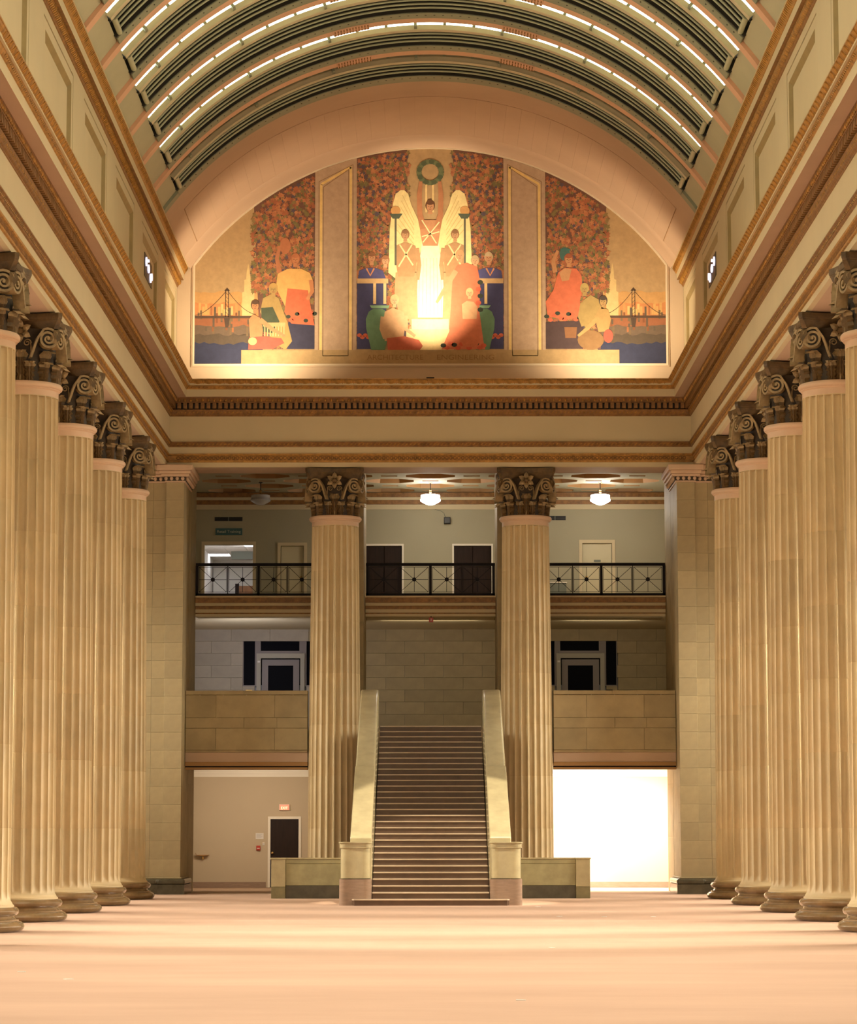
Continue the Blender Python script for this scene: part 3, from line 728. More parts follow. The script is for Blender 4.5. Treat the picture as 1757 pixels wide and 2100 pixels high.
# ------------------------------------------------------------------ corner pilasters and piers of stone blocks
def blocks(root, m, x0, x1, y0, y1, z0, z1, nx, hz, stagger=False, gap=.003, ch=.003, y=True):
    """courses of blocks, front towards -Y"""
    nz = max(1, round((z1 - z0) / hz)); h = (z1 - z0) / nz; wx = (x1 - x0) / nx; cache = {}
    for j in range(nz):
        xs = [x0 + wx * i for i in range(nx + 1)]
        if stagger and j % 2: xs = [x0] + [x0 + wx * (i + .5) for i in range(nx)] + [x1]
        for a, b in zip(xs, xs[1:]):
            key = round(b - a, 4)
            if key not in cache: cache[key] = MB().box(-key / 2 + gap / 2, key / 2 - gap / 2, 0, y1 - y0, 0, h - gap, ch=ch).mesh('stone_block', m)
            o = link('stone_block', cache[key], root, ((a + b) / 2, y0, z0 + j * h + gap / 2))
for sg, nm in ((-1, 'left'), (1, 'right')):
    root = empty('corner_pilaster', (0, 0, 0), 'stepped stone pilaster at the %s corner of the end wall' % nm, 'pilaster', 'corner pilasters')
    a, b = sorted((sg * 6.19, sg * 6.64)); blocks(root, STONE_P, a, b, 67.0, 67.5, .42, 10.26, 1, .445)
    a, b = sorted((sg * 6.645, sg * 7.30)); blocks(root, STONE_P, a, b, 67.12, 67.5, .42, 10.26, 2, .445)
    a, b = sorted((sg * 6.195, sg * 7.3)); MB().box(a, b, 67.49, 68.9, .4, 10.69).build('core', STONE_P, root)
    a, b = sorted((sg * 6.19, sg * 6.9)); blocks(root, STONE_P, a, b, 68.9, 70.6, 0, 11, 1, 1.33)
    def ring(z0, z1, e, m, name, ch=0):
        mb = MB()
        mb.prism([(sg * (6.19 - e), 67.0 - e), (sg * (6.64 + e), 67.0 - e), (sg * (6.64 + e), 67.12 - e), (sg * 7.33, 67.12 - e), (sg * 7.33, 68.9), (sg * (6.19 - e), 68.9)], 'z', z0, z1)
        o = mb.build(name, m, root)
        if ch: bv = o.modifiers.new('b', 'BEVEL'); bv.width = ch; bv.segments = 3
        return o
    ring(0, .24, .11, DARKST, 'plinth'); ring(.24, .38, .12, DARKST, 'torus_mold', .05); ring(.38, .42, .04, STONE_P, 'base_fillet', .015)
    ring(10.26, 10.30, .03, STONE_PK, 'cap_band'); ring(10.30, 10.40, .05, BRONZE_D, 'cap_egg_ground'); ring(10.40, 10.47, .13, STONE_PK, 'cap_molding', .02); ring(10.47, 10.55, .17, STONE_PK, 'cap_molding', .02); ring(10.55, 10.69, .22, STONE_PK, 'cap_molding', .02)
    mb = MB()
    for i in range(6):
        x = sg * (6.22 + i * .14); yy = 66.93 if i < 4 else 67.05
        mb.lathe([(.0, 10.30), (.035, 10.32), (.045, 10.35), (.035, 10.385), (0, 10.40)], x, yy, 8, cap=False)
    for i in range(12): mb.lathe([(.0, 10.30), (.035, 10.32), (.045, 10.35), (.035, 10.385), (0, 10.40)], sg * 6.12, 67.05 + i * .15, 8, cap=False)
    mb.build('cap_egg_row', STONE_PK, root)['kind'] = 'stuff'
    # pier behind the end column
    root = empty('stone_pier', (0, 0, 0), 'pale stone pier behind the column %s of the staircase' % nm, 'pier', 'stone piers behind the staircase columns')
    a, b = sorted((sg * 1.72, sg * 2.95)); blocks(root, STONE_P, a, b, 68.9, 71.6, 0, 11, 1, 1.33)

# ------------------------------------------------------------------ end bay: back walls, floors, ceiling
g_ceil_z = 3.28
def slab(name, m, b, label, cat): return tag(MB().box(*b).build(name, m), label, cat, kind='structure')
def pier_slab(name, m, z0, z1, y0, label, cat, x=6.15):
    holes = [[(a, 68.85), (b, 68.85), (b, 71.63), (a, 71.63)] for a, b in ((-2.98, -1.70), (1.70, 2.98))]
    o = MB().holed([[(-x, y0), (x, y0), (x, 70.64), (6.65, 70.64), (6.65, YW), (-6.65, YW), (-6.65, 70.64), (-x, 70.64)]] + holes, 'z', z0, z1).build(name, m)
    return tag(o, label, cat, kind='structure')
pier_slab('floor', PLASTER, 3.45, 4.10, 68.32, 'mezzanine floor slab behind the stone parapets', 'floor')
pier_slab('ceiling', WALLP, 3.26, 3.44, 68.32, 'low ceiling under the mezzanine', 'ceiling')
# ground floor back wall with the service door on the left
def wall_y(name, m, x0, x1, z0, z1, holes, y, th, label, parent=None):
    mb = MB(); loops = [[(x0, z0), (x1, z0), (x1, z1), (x0, z1)]] + [[(a, c), (b, c), (b, d), (a, d)] for a, b, c, d in holes]
    mb.holed(loops, 'y', y, y + th)
    o = mb.build(name, m, parent)
    if parent is None: tag(o, label, 'wall', kind='structure')
    return o
wall_y('wall_ground', WALLP, -6.65, 11.5, 0, 3.27, [(-4.46, -3.64, .002, 1.90)], YW, .2, 'beige ground floor wall with the exit door behind the left opening')
# right-hand lobby is open to a bright window on the right
slab('wall_lobby_right', WHITEP, (11.3, 11.5, 70.4, YW, 0, 3.3), 'lobby wall at the far right', 'wall')
slab('wall_lobby_stub', WALLP, (6.66, 6.8, 73.6, YW, 0, 3.27), 'short return wall at the right of the lobby', 'wall')
slab('ceiling', WALLP, (6.92, 11.5, 70.65, YW, 3.26, 3.44), 'ceiling of the lobby at the right', 'ceiling')
area('lobby_daylight', (10.9, 71.6, 1.8), (2.0, 74.2, 1.4), 3.4, 2.6, 2600, (1.0, .95, .85))
area('lobby_ceiling_light', (5.0, 73.0, 3.2), (5.0, 73.6, 0), 2.5, 1.5, 800, (1.0, .96, .88))
area('left_lobby_light', (-4.8, 71.6, 3.2), (-4.6, 75, .8), 2.4, .6, 130, (1.0, .82, .62))
slab('wall_stair_core', WALLP, (-2.9, -2.7, 71.65, YW, 0, 3.27), 'partition between the left lobby and the stair core', 'wall')
slab('wall_stair_core', WALLP, (2.7, 2.9, 71.65, YW, 0, 3.27), 'partition between the right lobby and the stair core', 'wall')
# crown and base of the lobby walls
for (a, b, nm) in ((-6.65, -2.9, 'left'), (2.9, 11.3, 'right')):
    root = empty('trim_%d' % (7 if nm == 'left' else 8), (0, 0, 0), 'stepped white crown molding in the %s lobby' % nm, 'crown molding', kind='structure')
    for k, (z0, z1, e) in enumerate(((3.20, 3.26, .16), (3.14, 3.20, .12), (3.10, 3.14, .07), (3.04, 3.10, .04))):
        MB().box(a, b, YW - e, YW, z0 + .003, z1).build('crown_step', WHITEP, root)
    tag(MB().box(a, -4.56 if nm == 'left' else b, YW - .02, YW, 0, .15).build('baseboard_' + nm, MARBLE_B), 'brown baseboard of the %s lobby wall' % nm, 'baseboard', kind='structure')

def door(name, label, x0, x1, z0, z1, y, leafm, framem, fw=.07, leaves=1, knob=None, recess=.06, floor_=None):
    root = empty(name, ((x0 + x1) / 2, y, z0), label, 'door', kind='structure'); W_ = (x1 - x0) / 2; H = z1 - z0
    mb = MB(); mb.holed([[(-W_ - fw, 0), (-W_ - fw, H + fw), (W_ + fw, H + fw), (W_ + fw, 0), (W_, 0), (W_, H), (-W_, H), (-W_, 0)]], 'y', -.035, .05)
    mb.build('door_frame', framem, root)
    lw = 2 * W_ / leaves
    for i in range(leaves):
        d = MB().box(-W_ + i * lw + .006, -W_ + (i + 1) * lw - .006, recess - .02, recess + .03, .006, H - .006, ch=.006).build('door_leaf', leafm, root)
    if knob is not None:
        k = MB().lathe([(0, -.03), (.012, -.03), (.012, .0), (.03, .01), (.035, .03), (.025, .05), (0, .055)], n=12, cap=False).build('door_handle', BRASS, d, smooth=True)
        k.location = (knob, recess - .05, .95); k.rotation_euler = (PI / 2, 0, 0)
    return root
door('door_1', 'dark brown exit door in the left lobby', -4.44, -3.66, .0, 1.88, YW, DOORD, WHITEP, .07, 1, -.33, .03)
r = empty('exit_sign', (-4.055, YW - .05, 2.205), 'red illuminated exit sign above the lobby door', 'sign')
MB().box(-.145, .145, -.03, .05, -.085, .085, ch=.015).build('sign_housing', WHITEP, r); MB().box(-.13, .13, -.045, -.028, -.072, .072).build('sign_face', REDE, r)
text('sign_lettering', 'EXIT', WHITEE, (0, -.05, -.025), .1, r, width=.18)
r = empty('wall_notice', (-4.74, YW - .008, 1.41), 'white paper notice taped beside the exit door', 'notice')
MB().box(-.11, .11, 0, .008, -.085, .085).build('sheet', PAPER, r)
mb = MB()
for i in range(6): mb.box(-.085, .085 - .02 * (i % 3), -.002, .001, .055 - i * .02, .061 - i * .02)
mb.build('printed_lines', GREYP, r)['kind'] = 'stuff'
r = empty('thermostat', (-4.63, YW - .02, 1.20), 'small grey wall keypad beside the exit door', 'thermostat')  # wall thermostat with small keys
MB().box(-.03, .03, 0, .02, -.045, .045, ch=.004).build('body', WHITEP, r)
for i in (-.012, .012):
    for j in (-.02, .005): MB().box(i - .008, i + .008, -.004, .001, j - .008, j + .008).build('key', GREYP, r)
r = empty('fire_alarm', (-4.77, YW - .07, 1.085), 'red fire alarm box on the lobby wall', 'fire alarm')
MB().box(-.055, .055, 0, .07, -.065, .065, ch=.008).build('body', REDM, r); MB().box(-.035, .035, -.008, .001, -.02, .0).build('pull_bar', WHITEP, r)
r = empty('wall_bracket', (-6.3, YW - .16, .90), 'small brass bracket fixture on the left lobby wall', 'wall bracket')  # brass shelf bracket on the wall
MB().prism([(-.19, .0), (-.16, -.02), (0, -.045), (.14, -.02), (.17, 0)], 'y', 0, .16).build('shelf', COFD, r)
MB().prism([(-.19, .0), (-.18, .0), (-.195, .05), (-.205, .05)], 'y', .02, .1).build('lip', COFD, r)
MB().lathe([(0, -.13), (.02, -.125), (.033, -.09), (.03, -.05), (.02, -.04), (0, -.04)], 0, .07, 12, cap=False).build('bracket_knob', BRASS, r, smooth=True)

# mezzanine back wall of stone blocks with two dark door units
root = empty('wall_mezzanine', (0, 0, 0), 'mezzanine back wall of limestone blocks', 'wall', kind='structure')
MB().box(-6.66, 6.66, YW + .16, YW + .3, 4.1, 7.3).build('wall_core', GREYP, root)
cache = {}
rows = 9; hh = (7.16 - 4.1) / rows
for j in range(rows):
    z0 = 4.1 + j * hh; z1 = z0 + hh
    x = -6.65 - (.55 if j % 2 else 0)
    while x < 6.65:
        for s_ in ((max(x, -6.65), min(x + 1.08, 6.65)),):
            segs = [s_]
            if z1 <= 7.13:      # cut by the openings
                for (ha, hb) in ((-5.24, -3.0), (3.0, 5.21)):
                    ns = []
                    for a, b in segs:
                        if b <= ha or a >= hb: ns.append((a, b))
                        else:
                            if a < ha: ns.append((a, ha))
                            if b > hb: ns.append((hb, b))
                    segs = ns
            for a, b in segs:
                if b - a < .03: continue
                key = (round(b - a, 3), STONE_G.name if b < -2.9 else STONE_P.name)
                if key not in cache: cache[key] = MB().box(-key[0] / 2 + .002, key[0] / 2 - .002, 0, .16, 0, hh - .004, ch=.004).mesh('stone_block', MATS[key[1]] if False else (STONE_G if b < -2.9 else STONE_P))
                link('stone_block', cache[key], root, ((a + b) / 2, YW, z0 + .002))
        x += 1.08
for sg, nm in ((-1, 'left'), (1, 'right')):
    c = sg * 4.185
    root = empty('door_%d' % (2 if sg < 0 else 3), (c, YW, 4.1), 'dark glazed door with sidelights and transom on the %s mezzanine' % nm, 'door', kind='structure')
    outer = 1.055 if sg < 0 else 1.025
    xl, xr = (-1.055, 1.19) if sg < 0 else (-1.19, 1.025)
    MB().box(xl, xr, .12, .16, 1.5, 2.98).build('window_pane', DARKGL, root)
    MB().holed([[(xl, 1.46), (-.67, 1.46), (-.67, 2.38), (.67, 2.38), (.67, 1.46), (xr, 1.46), (xr, 2.985), (xl, 2.985)], [(xl + .02, 1.49), (-.72, 1.49), (-.72, 2.955), (xl + .02, 2.955)], [(.72, 1.49), (xr - .02, 1.49), (xr - .02, 2.955), (.72, 2.955)], [(-.56, 2.45), (.52, 2.45), (.52, 2.86), (-.56, 2.86)]], 'y', .03, .11).build('window_frame', FRAMEM, root)
    for a, b in ((xl, -.72), (.72, xr)): MB().box(a, b, 0, .16, 0, 1.46).build('stone_sill_block', STONE_G if sg < 0 else STONE_P, root)
    MB().box(-.60, .60, -.02, .05, 2.38, 2.44).build('transom_sill', FRAMEM, root)
    mb = MB(); mb.holed([[(-.67, 0), (-.67, 2.375), (.67, 2.375), (.67, 0), (.55, 0), (.55, 2.24), (-.55, 2.24), (-.55, 0)]], 'y', -.05, .1); mb.build('door_frame', FRAMEL, root)
    d = MB().holed([[(-.52, .0), (.52, 0), (.52, 2.21), (-.52, 2.21)], [(-.35, .3), (.35, .3), (.35, 2.04), (-.35, 2.04)]], 'y', .03, .08).build('door_leaf', FRAMEM, root)
    MB().box(-.35, .35, .05, .06, .3, 2.04).build('door_glass', DARKGL, d)
    MB().box(-.64, -.57, -.06, -.05, 2.12, 2.17).build('small_plate', PAPER, root)
    t = tag(MB().box(-.09, .09, -.06, .06, 0, .30, ch=.01).build('floor_box', BRASS if sg < 0 else BLACK), 'small %s box standing by the %s mezzanine door' % (('brass', 'left') if sg < 0 else ('black', 'right')), 'box')
    t.location = (-5.03 if sg < 0 else 4.95, 74.5, 4.1); t.scale = (1, 1, 4.45)
# stone parapets in the end column row
for sg, nm in ((-1, 'left'), (1, 'right')):
    root = empty('stone_parapet', (0, 0, 0), 'panelled stone parapet of the mezzanine, %s of the staircase' % nm, 'parapet', 'mezzanine parapets')
    a, b = sorted((sg * 6.185, sg * 3.10)); y = 67.9
    fr = [0, .25, .73, 1.0] if sg < 0 else [0, .27, .74, 1.0]
    def seg(z0, z1, yo, cuts, name, th=.4):
        for u, v in zip(cuts, cuts[1:]): MB().box(a + (b - a) * u + .002, a + (b - a) * v - .002, y + yo, y + th, z0 + .002, z1 - .002, ch=.005).build(name, STONE_P, root)
    seg(4.97, 5.075, -.04, [0, .48, 1], 'coping_stone'); seg(4.39, 4.97, 0, fr, 'stone_panel'); seg(4.13, 4.39, -.015, [0, .48, .75, 1] if sg < 0 else [0, .5, .76, 1], 'stone_band')
    seg(3.58, 4.13, 0, fr, 'stone_panel'); seg(3.52, 3.58, .03, [0, 1], 'lower_molding')
    MB().box(a, b, y + .06, y + .35, 3.28, 3.518).build('plaster_soffit_band', PLASTER_P, root)
    MB().box(a, b, y + .03, y + .4, 3.18, 3.278).build('brown_molding', COFD, root)
    MB().box(a, b, y + .10, y + .4, 3.15, 3.178).build('painted_shadow_gap', BLACK, root)  # black strip paints the shade between the two brown moldings
    MB().box(a, b, y + .05, y + .4, 3.09, 3.148).build('brown_molding', COFD, root)
    mb = MB()
    for i in range(5): mb.lathe([(0, 4.955), (.015, 4.96), (0, 4.97)], a + (b - a) * (.12 + i * .19), y - .02, 6, cap=False)
    mb.build('fixing_studs', PAPER, root)['kind'] = 'stuff'
# gallery slab, cornice and railings
root = empty('trim_10', (0, 0, 0), 'molded gilt and cream edge of the upper gallery floor', 'gallery edge', kind='structure')
for (xa, xb) in ((-6.18, -2.96), (-1.71, 1.71), (2.96, 6.18)):
    for z0, z1, e, m in ((7.645, 7.69, .06, PLASTER), (7.51, 7.645, .03, GOLD_D), (7.43, 7.51, .0, PLASTER), (7.34, 7.43, -.04, GOLD_D), (7.25, 7.34, -.03, PLASTER), (7.22, 7.25, -.06, GOLD_D), (7.15, 7.22, -.05, PLASTER)):
        MB().box(xa, xb, 70.4 - e, 70.75, z0 + .001, z1).build('edge_molding', m, root)
slab('floor', PLASTER, (-6.65, 6.65, 71.66, YW, 7.15, 7.66), 'upper gallery floor', 'floor')
for a, b in ((-6.15, -2.99), (-1.70, 1.70), (2.99, 6.15)): slab('floor', PLASTER, (a, b, 70.76, 71.655, 7.15, 7.66), 'front strip of the upper gallery floor between the piers', 'floor')
names = {-1: 'left bay', 0: 'middle bay above the stairs', 1: 'right bay'}
for q, (xa, xb, posts) in {-1: (-6.18, -2.97, [-6.15, -4.53, -2.99]), 0: (-1.70, 1.70, [-1.66, 0.0, 1.66]), 1: (2.97, 6.18, [2.99, 4.50, 6.15])}.items():
    y = 70.5
    root = empty('gallery_railing', ((xa + xb) / 2, y, 7.69), 'black iron gallery railing with starburst panels in the %s' % names[q], 'railing', 'gallery railings')
    ox = (xa + xb) / 2
    MB().box(xa - ox, xb - ox, -.05, .05, .80, .875, ch=.01).build('top_rail', BLACK, root)
    MB().box(xa - ox, xb - ox, -.03, .03, .0, .075).build('bottom_rail', BLACK, root)
    for p in posts: MB().box(p - ox - .035, p - ox + .035, -.03, .03, 0, .80).build('post', BLACK, root)
    for p0, p1 in zip(posts, posts[1:]):
        mid = (p0 + p1) / 2
        MB().box(mid - ox - .012, mid - ox + .012, -.012, .012, .075, .80).build('baluster', BLACK, root)
        for a, b in ((p0 + .05, mid - .025), (mid + .025, p1 - .05)):
            cx = (a + b) / 2 - ox; hw = (b - a) / 2; z0, z1 = .105, .775; cz = (z0 + z1) / 2; hz = (z1 - z0) / 2
            mb = MB()
            mb.holed([[(cx - hw, z0), (cx + hw, z0), (cx + hw, z1), (cx - hw, z1)], [(cx - hw + .012, z0 + .012), (cx + hw - .012, z0 + .012), (cx + hw - .012, z1 - .012), (cx - hw + .012, z1 - .012)]], 'y', -.01, .01)
            for dx, dz in ((1, 0), (0, 1), (1, 1), (1, -1)):
                mb.tube([(cx - dx * hw, 0, cz - dz * hz), (cx + dx * hw, 0, cz + dz * hz)], .006, 4)
            pnl = mb.build('starburst_panel', BLACK, root); n = 14
            MB().prism([(cx + .055 * math.cos(2 * PI * i / n), cz + .055 * math.sin(2 * PI * i / n)) for i in range(n)], 'y', -.02, .02).build('round_boss', BLACK, pnl)
# small red sign under the middle gallery edge
r = empty('red_sign', (.015, 70.43, 7.06), 'small red sign plate below the middle gallery edge', 'sign')
MB().box(-.058, .058, 0, .02, -.06, .06).build('sign_plate', REDM, r); MB().box(-.01, .01, -.006, .001, -.03, .035).build('sign_mark', PAPER, r); MB().box(-.012, .012, .005, .015, .06, .10).build('sign_hanger', BLACK, r)
# gallery back wall
holes = [(-6.34, -4.98, 7.662, 9.53), (-4.20, -3.55, 7.662, 9.52), (-1.80, -.80, 7.662, 9.52), (.66, 1.71, 7.662, 9.52), (4.26, 5.09, 7.662, 9.58)]
wall_y('wall_gallery', WALLU, -6.65, 6.65, 7.4, 11.0, holes, YW, .15, 'painted back wall of the upper gallery')
root = empty('trim_11', (0, 0, 0), 'gilt and cream cornice bands under the gallery ceiling', 'cornice', kind='structure')
for z0, z1, e, m in ((10.86, 10.985, .16, GOLD_D), (10.78, 10.86, .12, PLASTER), (10.66, 10.78, .08, GOLD_D), (10.52, 10.66, .05, PLASTER)):
    MB().box(-6.64, 6.64, YW - e, YW, z0 + .002, z1).build('cornice_band', m, root)
door('door_4', 'cream door on the left of the gallery, beside the lit opening', -4.20, -3.55, 7.662, 9.50, YW, DOORC, PLASTER, .09, 1, .25)
door('door_5', 'dark double door at the left of the middle gallery bay', -1.80, -.80, 7.662, 9.50, YW, DOORD, WHITEP, .05, 2)
door('door_6', 'dark double door at the right of the middle gallery bay', .66, 1.71, 7.662, 9.50, YW, DOORD, WHITEP, .05, 2)
dr = door('door_7', 'cream door with a small plaque in the right gallery bay', 4.26, 5.09, 7.662, 9.57, YW, DOORC, PLASTER, .09, 1, -.3)
MB().box(-.09, .10, .02, .03, 1.38, 1.44).build('door_plaque', CABM, dr)
for a, b in ((-4.3, -3.45), (-1.9, -.7), (.56, 1.81), (4.16, 5.19)): MB().box(a, b, YW + .15, YW + .2, 7.6, 9.7).build('light_stop_backing', DOORD, bpy.data.objects['wall_gallery'])  # plates added behind the doors to stop light leaking through seams
# opening with the lit room behind
root = empty('door_8', (-5.66, YW, 7.66), 'wide opening to the brightly lit room behind the gallery', 'opening', kind='structure')
MB().holed([[(-.76, 0), (-.76, 1.96), (.76, 1.96), (.76, 0), (.68, 0), (.68, 1.87), (-.68, 1.87), (-.68, 0)]], 'y', -.03, .18).build('opening_frame', PLASTER, root)
root = empty('wall_back_room', (0, 0, 0), 'white room behind the gallery with ceiling lights and a wooden door', 'room', kind='structure')
MB().box(-6.75, -6.65, 75.15, 82, 7.5, 10.2).build('side_wall', ROOMW, root); MB().box(-3.6, -3.5, 75.15, 82, 7.5, 10.2).build('side_wall', ROOMW, root)
MB().box(-6.75, -3.5, 82, 82.1, 7.5, 10.2).build('back_wall', ROOMW, root); MB().box(-6.75, -3.5, 75.15, 82.1, 7.4, 7.66).build('room_floor', CARPET2, root)
for i in range(5):
    for j in range(10): MB().box(-6.64 + i * .62, -6.64 + i * .62 + .61, 75.2 + j * .68, 75.87 + j * .68, 9.78, 9.84).build('ceiling_tile', FLUO if (i, j) in ((2, 3), (0, 7)) else CEILT, root)
MB().box(-6.75, -3.5, 75.15, 82.1, 9.84, 9.9).build('ceiling_backing', CEILT, root)
MB().box(-5.9, -5.2, 81.9, 82, 7.66, 9.0).build('inner_door', WOOD, root); MB().box(-5.97, -5.86, 81.85, 82, 7.66, 9.06).build('inner_door_frame', DOORD, root)
MB().box(-5.9, -3.6, 79.2, 79.4, 9.55, 9.78).build('ceiling_beam', CABM, root)
area('back_room_light', (-5.2, 77.2, 9.7), (-6.4, 77.6, 8.2), .6, 1.2, 60, (.95, .95, 1.0))
for nm, x0, x1, z0, z1 in (('left', -6.06, -5.28, 10.20, 10.31), ('right', 3.20, 3.80, 10.22, 10.34)):
    r = empty('air_vent', ((x0 + x1) / 2, YW - .02, z0), 'long black air vent high on the %s gallery wall' % nm, 'vent', 'air vents')
    W_ = (x1 - x0) / 2; MB().box(-W_, W_, .005, .02, 0, z1 - z0).build('vent_body', VENTM, r)
    for i in range(4): MB().box(-W_, W_, -.005, .008, .012 + i * .027, .02 + i * .027).build('louver', BLACK, r)
    MB().box(-.01, .01, -.008, .01, 0, z1 - z0).build('divider', CABM, r)
r = empty('teal_sign', (-5.66, YW - .03, 9.90), 'teal sign reading Retail Training on the left gallery wall', 'sign')
MB().box(-.375, .375, 0, .03, -.095, .095).build('sign_panel', SIGNT, r); text('sign_lettering', 'Retail Training', SIGNW, (0, -.005, 0), .11, r, width=.66)
r = empty('wall_speaker', (.47, YW - .16, 10.2), 'black wall speaker high in the middle gallery bay', 'speaker')
MB().box(-.09, .09, 0, .14, -.09, .09, ch=.01).build('cabinet', BLACK, r); MB().box(-.075, .075, -.008, .001, -.075, .075).build('grille', VENTM, r); MB().box(-.02, .02, .14, .16, -.02, .02).build('bracket', BLACK, r)
tag(MB().tube([(.42, YW - .02, 10.30), (.38, YW - .02, 10.42), (.28, YW - .02, 10.49), (.12, YW - .02, 10.52)], .008, 6).build('speaker_cable', CABM), 'thin cable looping from the wall speaker', 'cable')
r = empty('low_cabinet', (3.4, 74.7, 7.66), 'grey-green low cabinet in the right gallery bay', 'cabinet')
MB().box(-.38, .38, -.22, .22, 0, .74).build('body', CABM, r); MB().box(-.40, .40, -.24, .24, .74, .77).build('top', WHITEP, r)
for s_ in (-1, 1): MB().box(.19 * s_ - .17, .19 * s_ + .17, -.235, -.221, .05, .70).build('door', CABM, r)
# coffered ceiling of the gallery
def octa(cx, cy, rx, ry): return [(cx + rx * math.cos(PI / 8 + i * PI / 4) / math.cos(PI / 8), cy + ry * math.sin(PI / 8 + i * PI / 4) / math.cos(PI / 8)) for i in range(8)]
octs = []; rects = []
for j in range(6):
    cy = 69.35 + 1.03 * j
    off = 0 if j % 2 == 0 else 1.11
    for i in range(-3, 4):
        cx = i * 2.22 + off
        if abs(cx) < 5.7 and cy < 74.6: octs.append((cx, cy))
        if abs(cx + 1.11) < 6.2 and cy < 74.7: rects.append((cx + 1.11, cy))
root = empty('ceiling', (0, 0, 0), 'coffered cream and gold ceiling of the upper gallery', 'ceiling', kind='structure')
mb = MB(); loops = [[(-6.65, 68.55), (6.65, 68.55), (6.65, YW), (-6.65, YW)]] + [octa(x, y, .66, .46) for x, y in octs if y + .47 < YW] + [[(x - .22, y - .1), (x + .22, y - .1), (x + .22, y + .1), (x - .22, y + .1)] for x, y in rects]
mb.holed(loops, 'z', 11.0, 11.004); mb.build('ceiling_face', WALLU, root)
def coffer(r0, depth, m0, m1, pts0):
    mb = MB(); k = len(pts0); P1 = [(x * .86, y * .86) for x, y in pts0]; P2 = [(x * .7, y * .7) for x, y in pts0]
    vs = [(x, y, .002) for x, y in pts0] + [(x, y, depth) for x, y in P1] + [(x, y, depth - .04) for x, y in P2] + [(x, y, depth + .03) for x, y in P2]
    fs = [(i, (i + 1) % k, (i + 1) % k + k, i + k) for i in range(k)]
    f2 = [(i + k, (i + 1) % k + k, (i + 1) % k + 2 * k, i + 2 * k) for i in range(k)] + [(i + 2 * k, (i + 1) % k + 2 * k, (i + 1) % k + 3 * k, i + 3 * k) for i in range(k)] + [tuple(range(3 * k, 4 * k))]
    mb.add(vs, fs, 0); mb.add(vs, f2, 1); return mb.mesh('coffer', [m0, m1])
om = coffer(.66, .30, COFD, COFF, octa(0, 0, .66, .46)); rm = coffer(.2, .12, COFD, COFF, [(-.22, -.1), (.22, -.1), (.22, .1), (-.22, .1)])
for x, y in [q for q in octs if q[1] + .47 < YW]: link('octagonal_coffer', om, root, (x, y, 11.0))
for x, y in rects: link('small_coffer', rm, root, (x, y, 11.0))
slab('ceiling', GOLD_D, (-6.65, 6.65, 68.55, YW + .2, 11.4, 11.5), 'roof slab over the gallery coffers', 'ceiling')
# pendant globes
def pendant(x, lit, label):
    r = empty('pendant_lamp', (x, 72.7, 11.0), label, 'pendant lamp', 'pendant lamps in the gallery')
    MB().lathe([(0, .02), (.05, .02), (.06, -.01), (.02, -.03), (0, -.03)], n=16, cap=False).build('ceiling_rose', BRASS if lit else BLACK, r, smooth=True)
    MB().tube([(0, 0, -.02), (0, 0, -.32)], .012, 6).build('rod', BLACK, r)
    MB().lathe([(.0, -.20), (.03, -.21), (.035, -.235), (.02, -.25), (.035, -.265), (.035, -.285), (.02, -.30), (.03, -.32), (.035, -.345), (0, -.35)], n=16, cap=False).build('fitter', BRASS, r, smooth=True)
    prof = [(.0, -.335), (.06, -.34), (.20, -.345), (.255, -.36), (.262, -.40), (.25, -.43), (.262, -.46), (.28, -.49), (.27, -.52), (.20, -.565), (.12, -.605), (.06, -.625), (0, -.63)]
    MB().lathe(prof, n=32, cap=False).build('globe_shade', LAMPON if lit else LAMPOFF, r, smooth=True)
    if lit:
        l = bpy.data.lights.new('pendant_light', 'POINT'); l.energy = 85; l.color = (1.0, .88, .62); l.shadow_soft_size = .28
        o = bpy.data.objects.new('pendant_light', l); COL.objects.link(o); o.location = (x, 72.7, 10.30)
pendant(-4.63, False, 'unlit pendant globe in the left gallery bay'); pendant(0, True, 'lit pendant globe in the middle gallery bay'); pendant(4.63, True, 'lit pendant globe in the right gallery bay')
area('mezzanine_cool_light', (-5.0, 70.7, 6.15), (-4.6, 75, 5.8), 1.6, .4, 48, (.86, .86, 1.0))
area('mezzanine_fill_light', (0, 71.6, 7.05), (0, 75, 5.4), 2.6, .5, 22, (1.0, .85, .6))  # added fill lights for the middle and right mezzanine walls
area('mezzanine_fill_light', (4.6, 71.6, 7.05), (4.6, 75, 5.4), 2, .5, 18, (1.0, .85, .6))

# ------------------------------------------------------------------ staircase
SY, ST, SR, NS = 56.85, .307, .1367, 30
root = empty('staircase', (0, SY, 0), 'broad brown marble staircase of thirty steps between stone balustrades', 'staircase')
for k in range(NS):
    hw = 1.66 if k == 0 else 1.235
    y0 = k * ST; yb = y0 + (ST + .35 if k else .75)
    bv = .05 if k < 1 else 0
    mb = MB()
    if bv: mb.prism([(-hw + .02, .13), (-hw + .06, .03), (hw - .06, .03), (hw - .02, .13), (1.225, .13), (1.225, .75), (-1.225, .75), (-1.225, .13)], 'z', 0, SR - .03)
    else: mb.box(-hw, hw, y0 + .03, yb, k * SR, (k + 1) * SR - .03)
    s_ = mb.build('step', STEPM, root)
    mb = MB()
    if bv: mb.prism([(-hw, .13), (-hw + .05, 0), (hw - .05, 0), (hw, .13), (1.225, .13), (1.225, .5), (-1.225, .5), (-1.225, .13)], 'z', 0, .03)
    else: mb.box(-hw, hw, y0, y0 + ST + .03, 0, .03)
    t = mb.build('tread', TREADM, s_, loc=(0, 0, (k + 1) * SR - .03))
    bvm = t.modifiers.new('round', 'BEVEL'); bvm.width = .008; bvm.segments = 2; bvm.limit_method = 'ANGLE'
top_y = SY + NS * ST
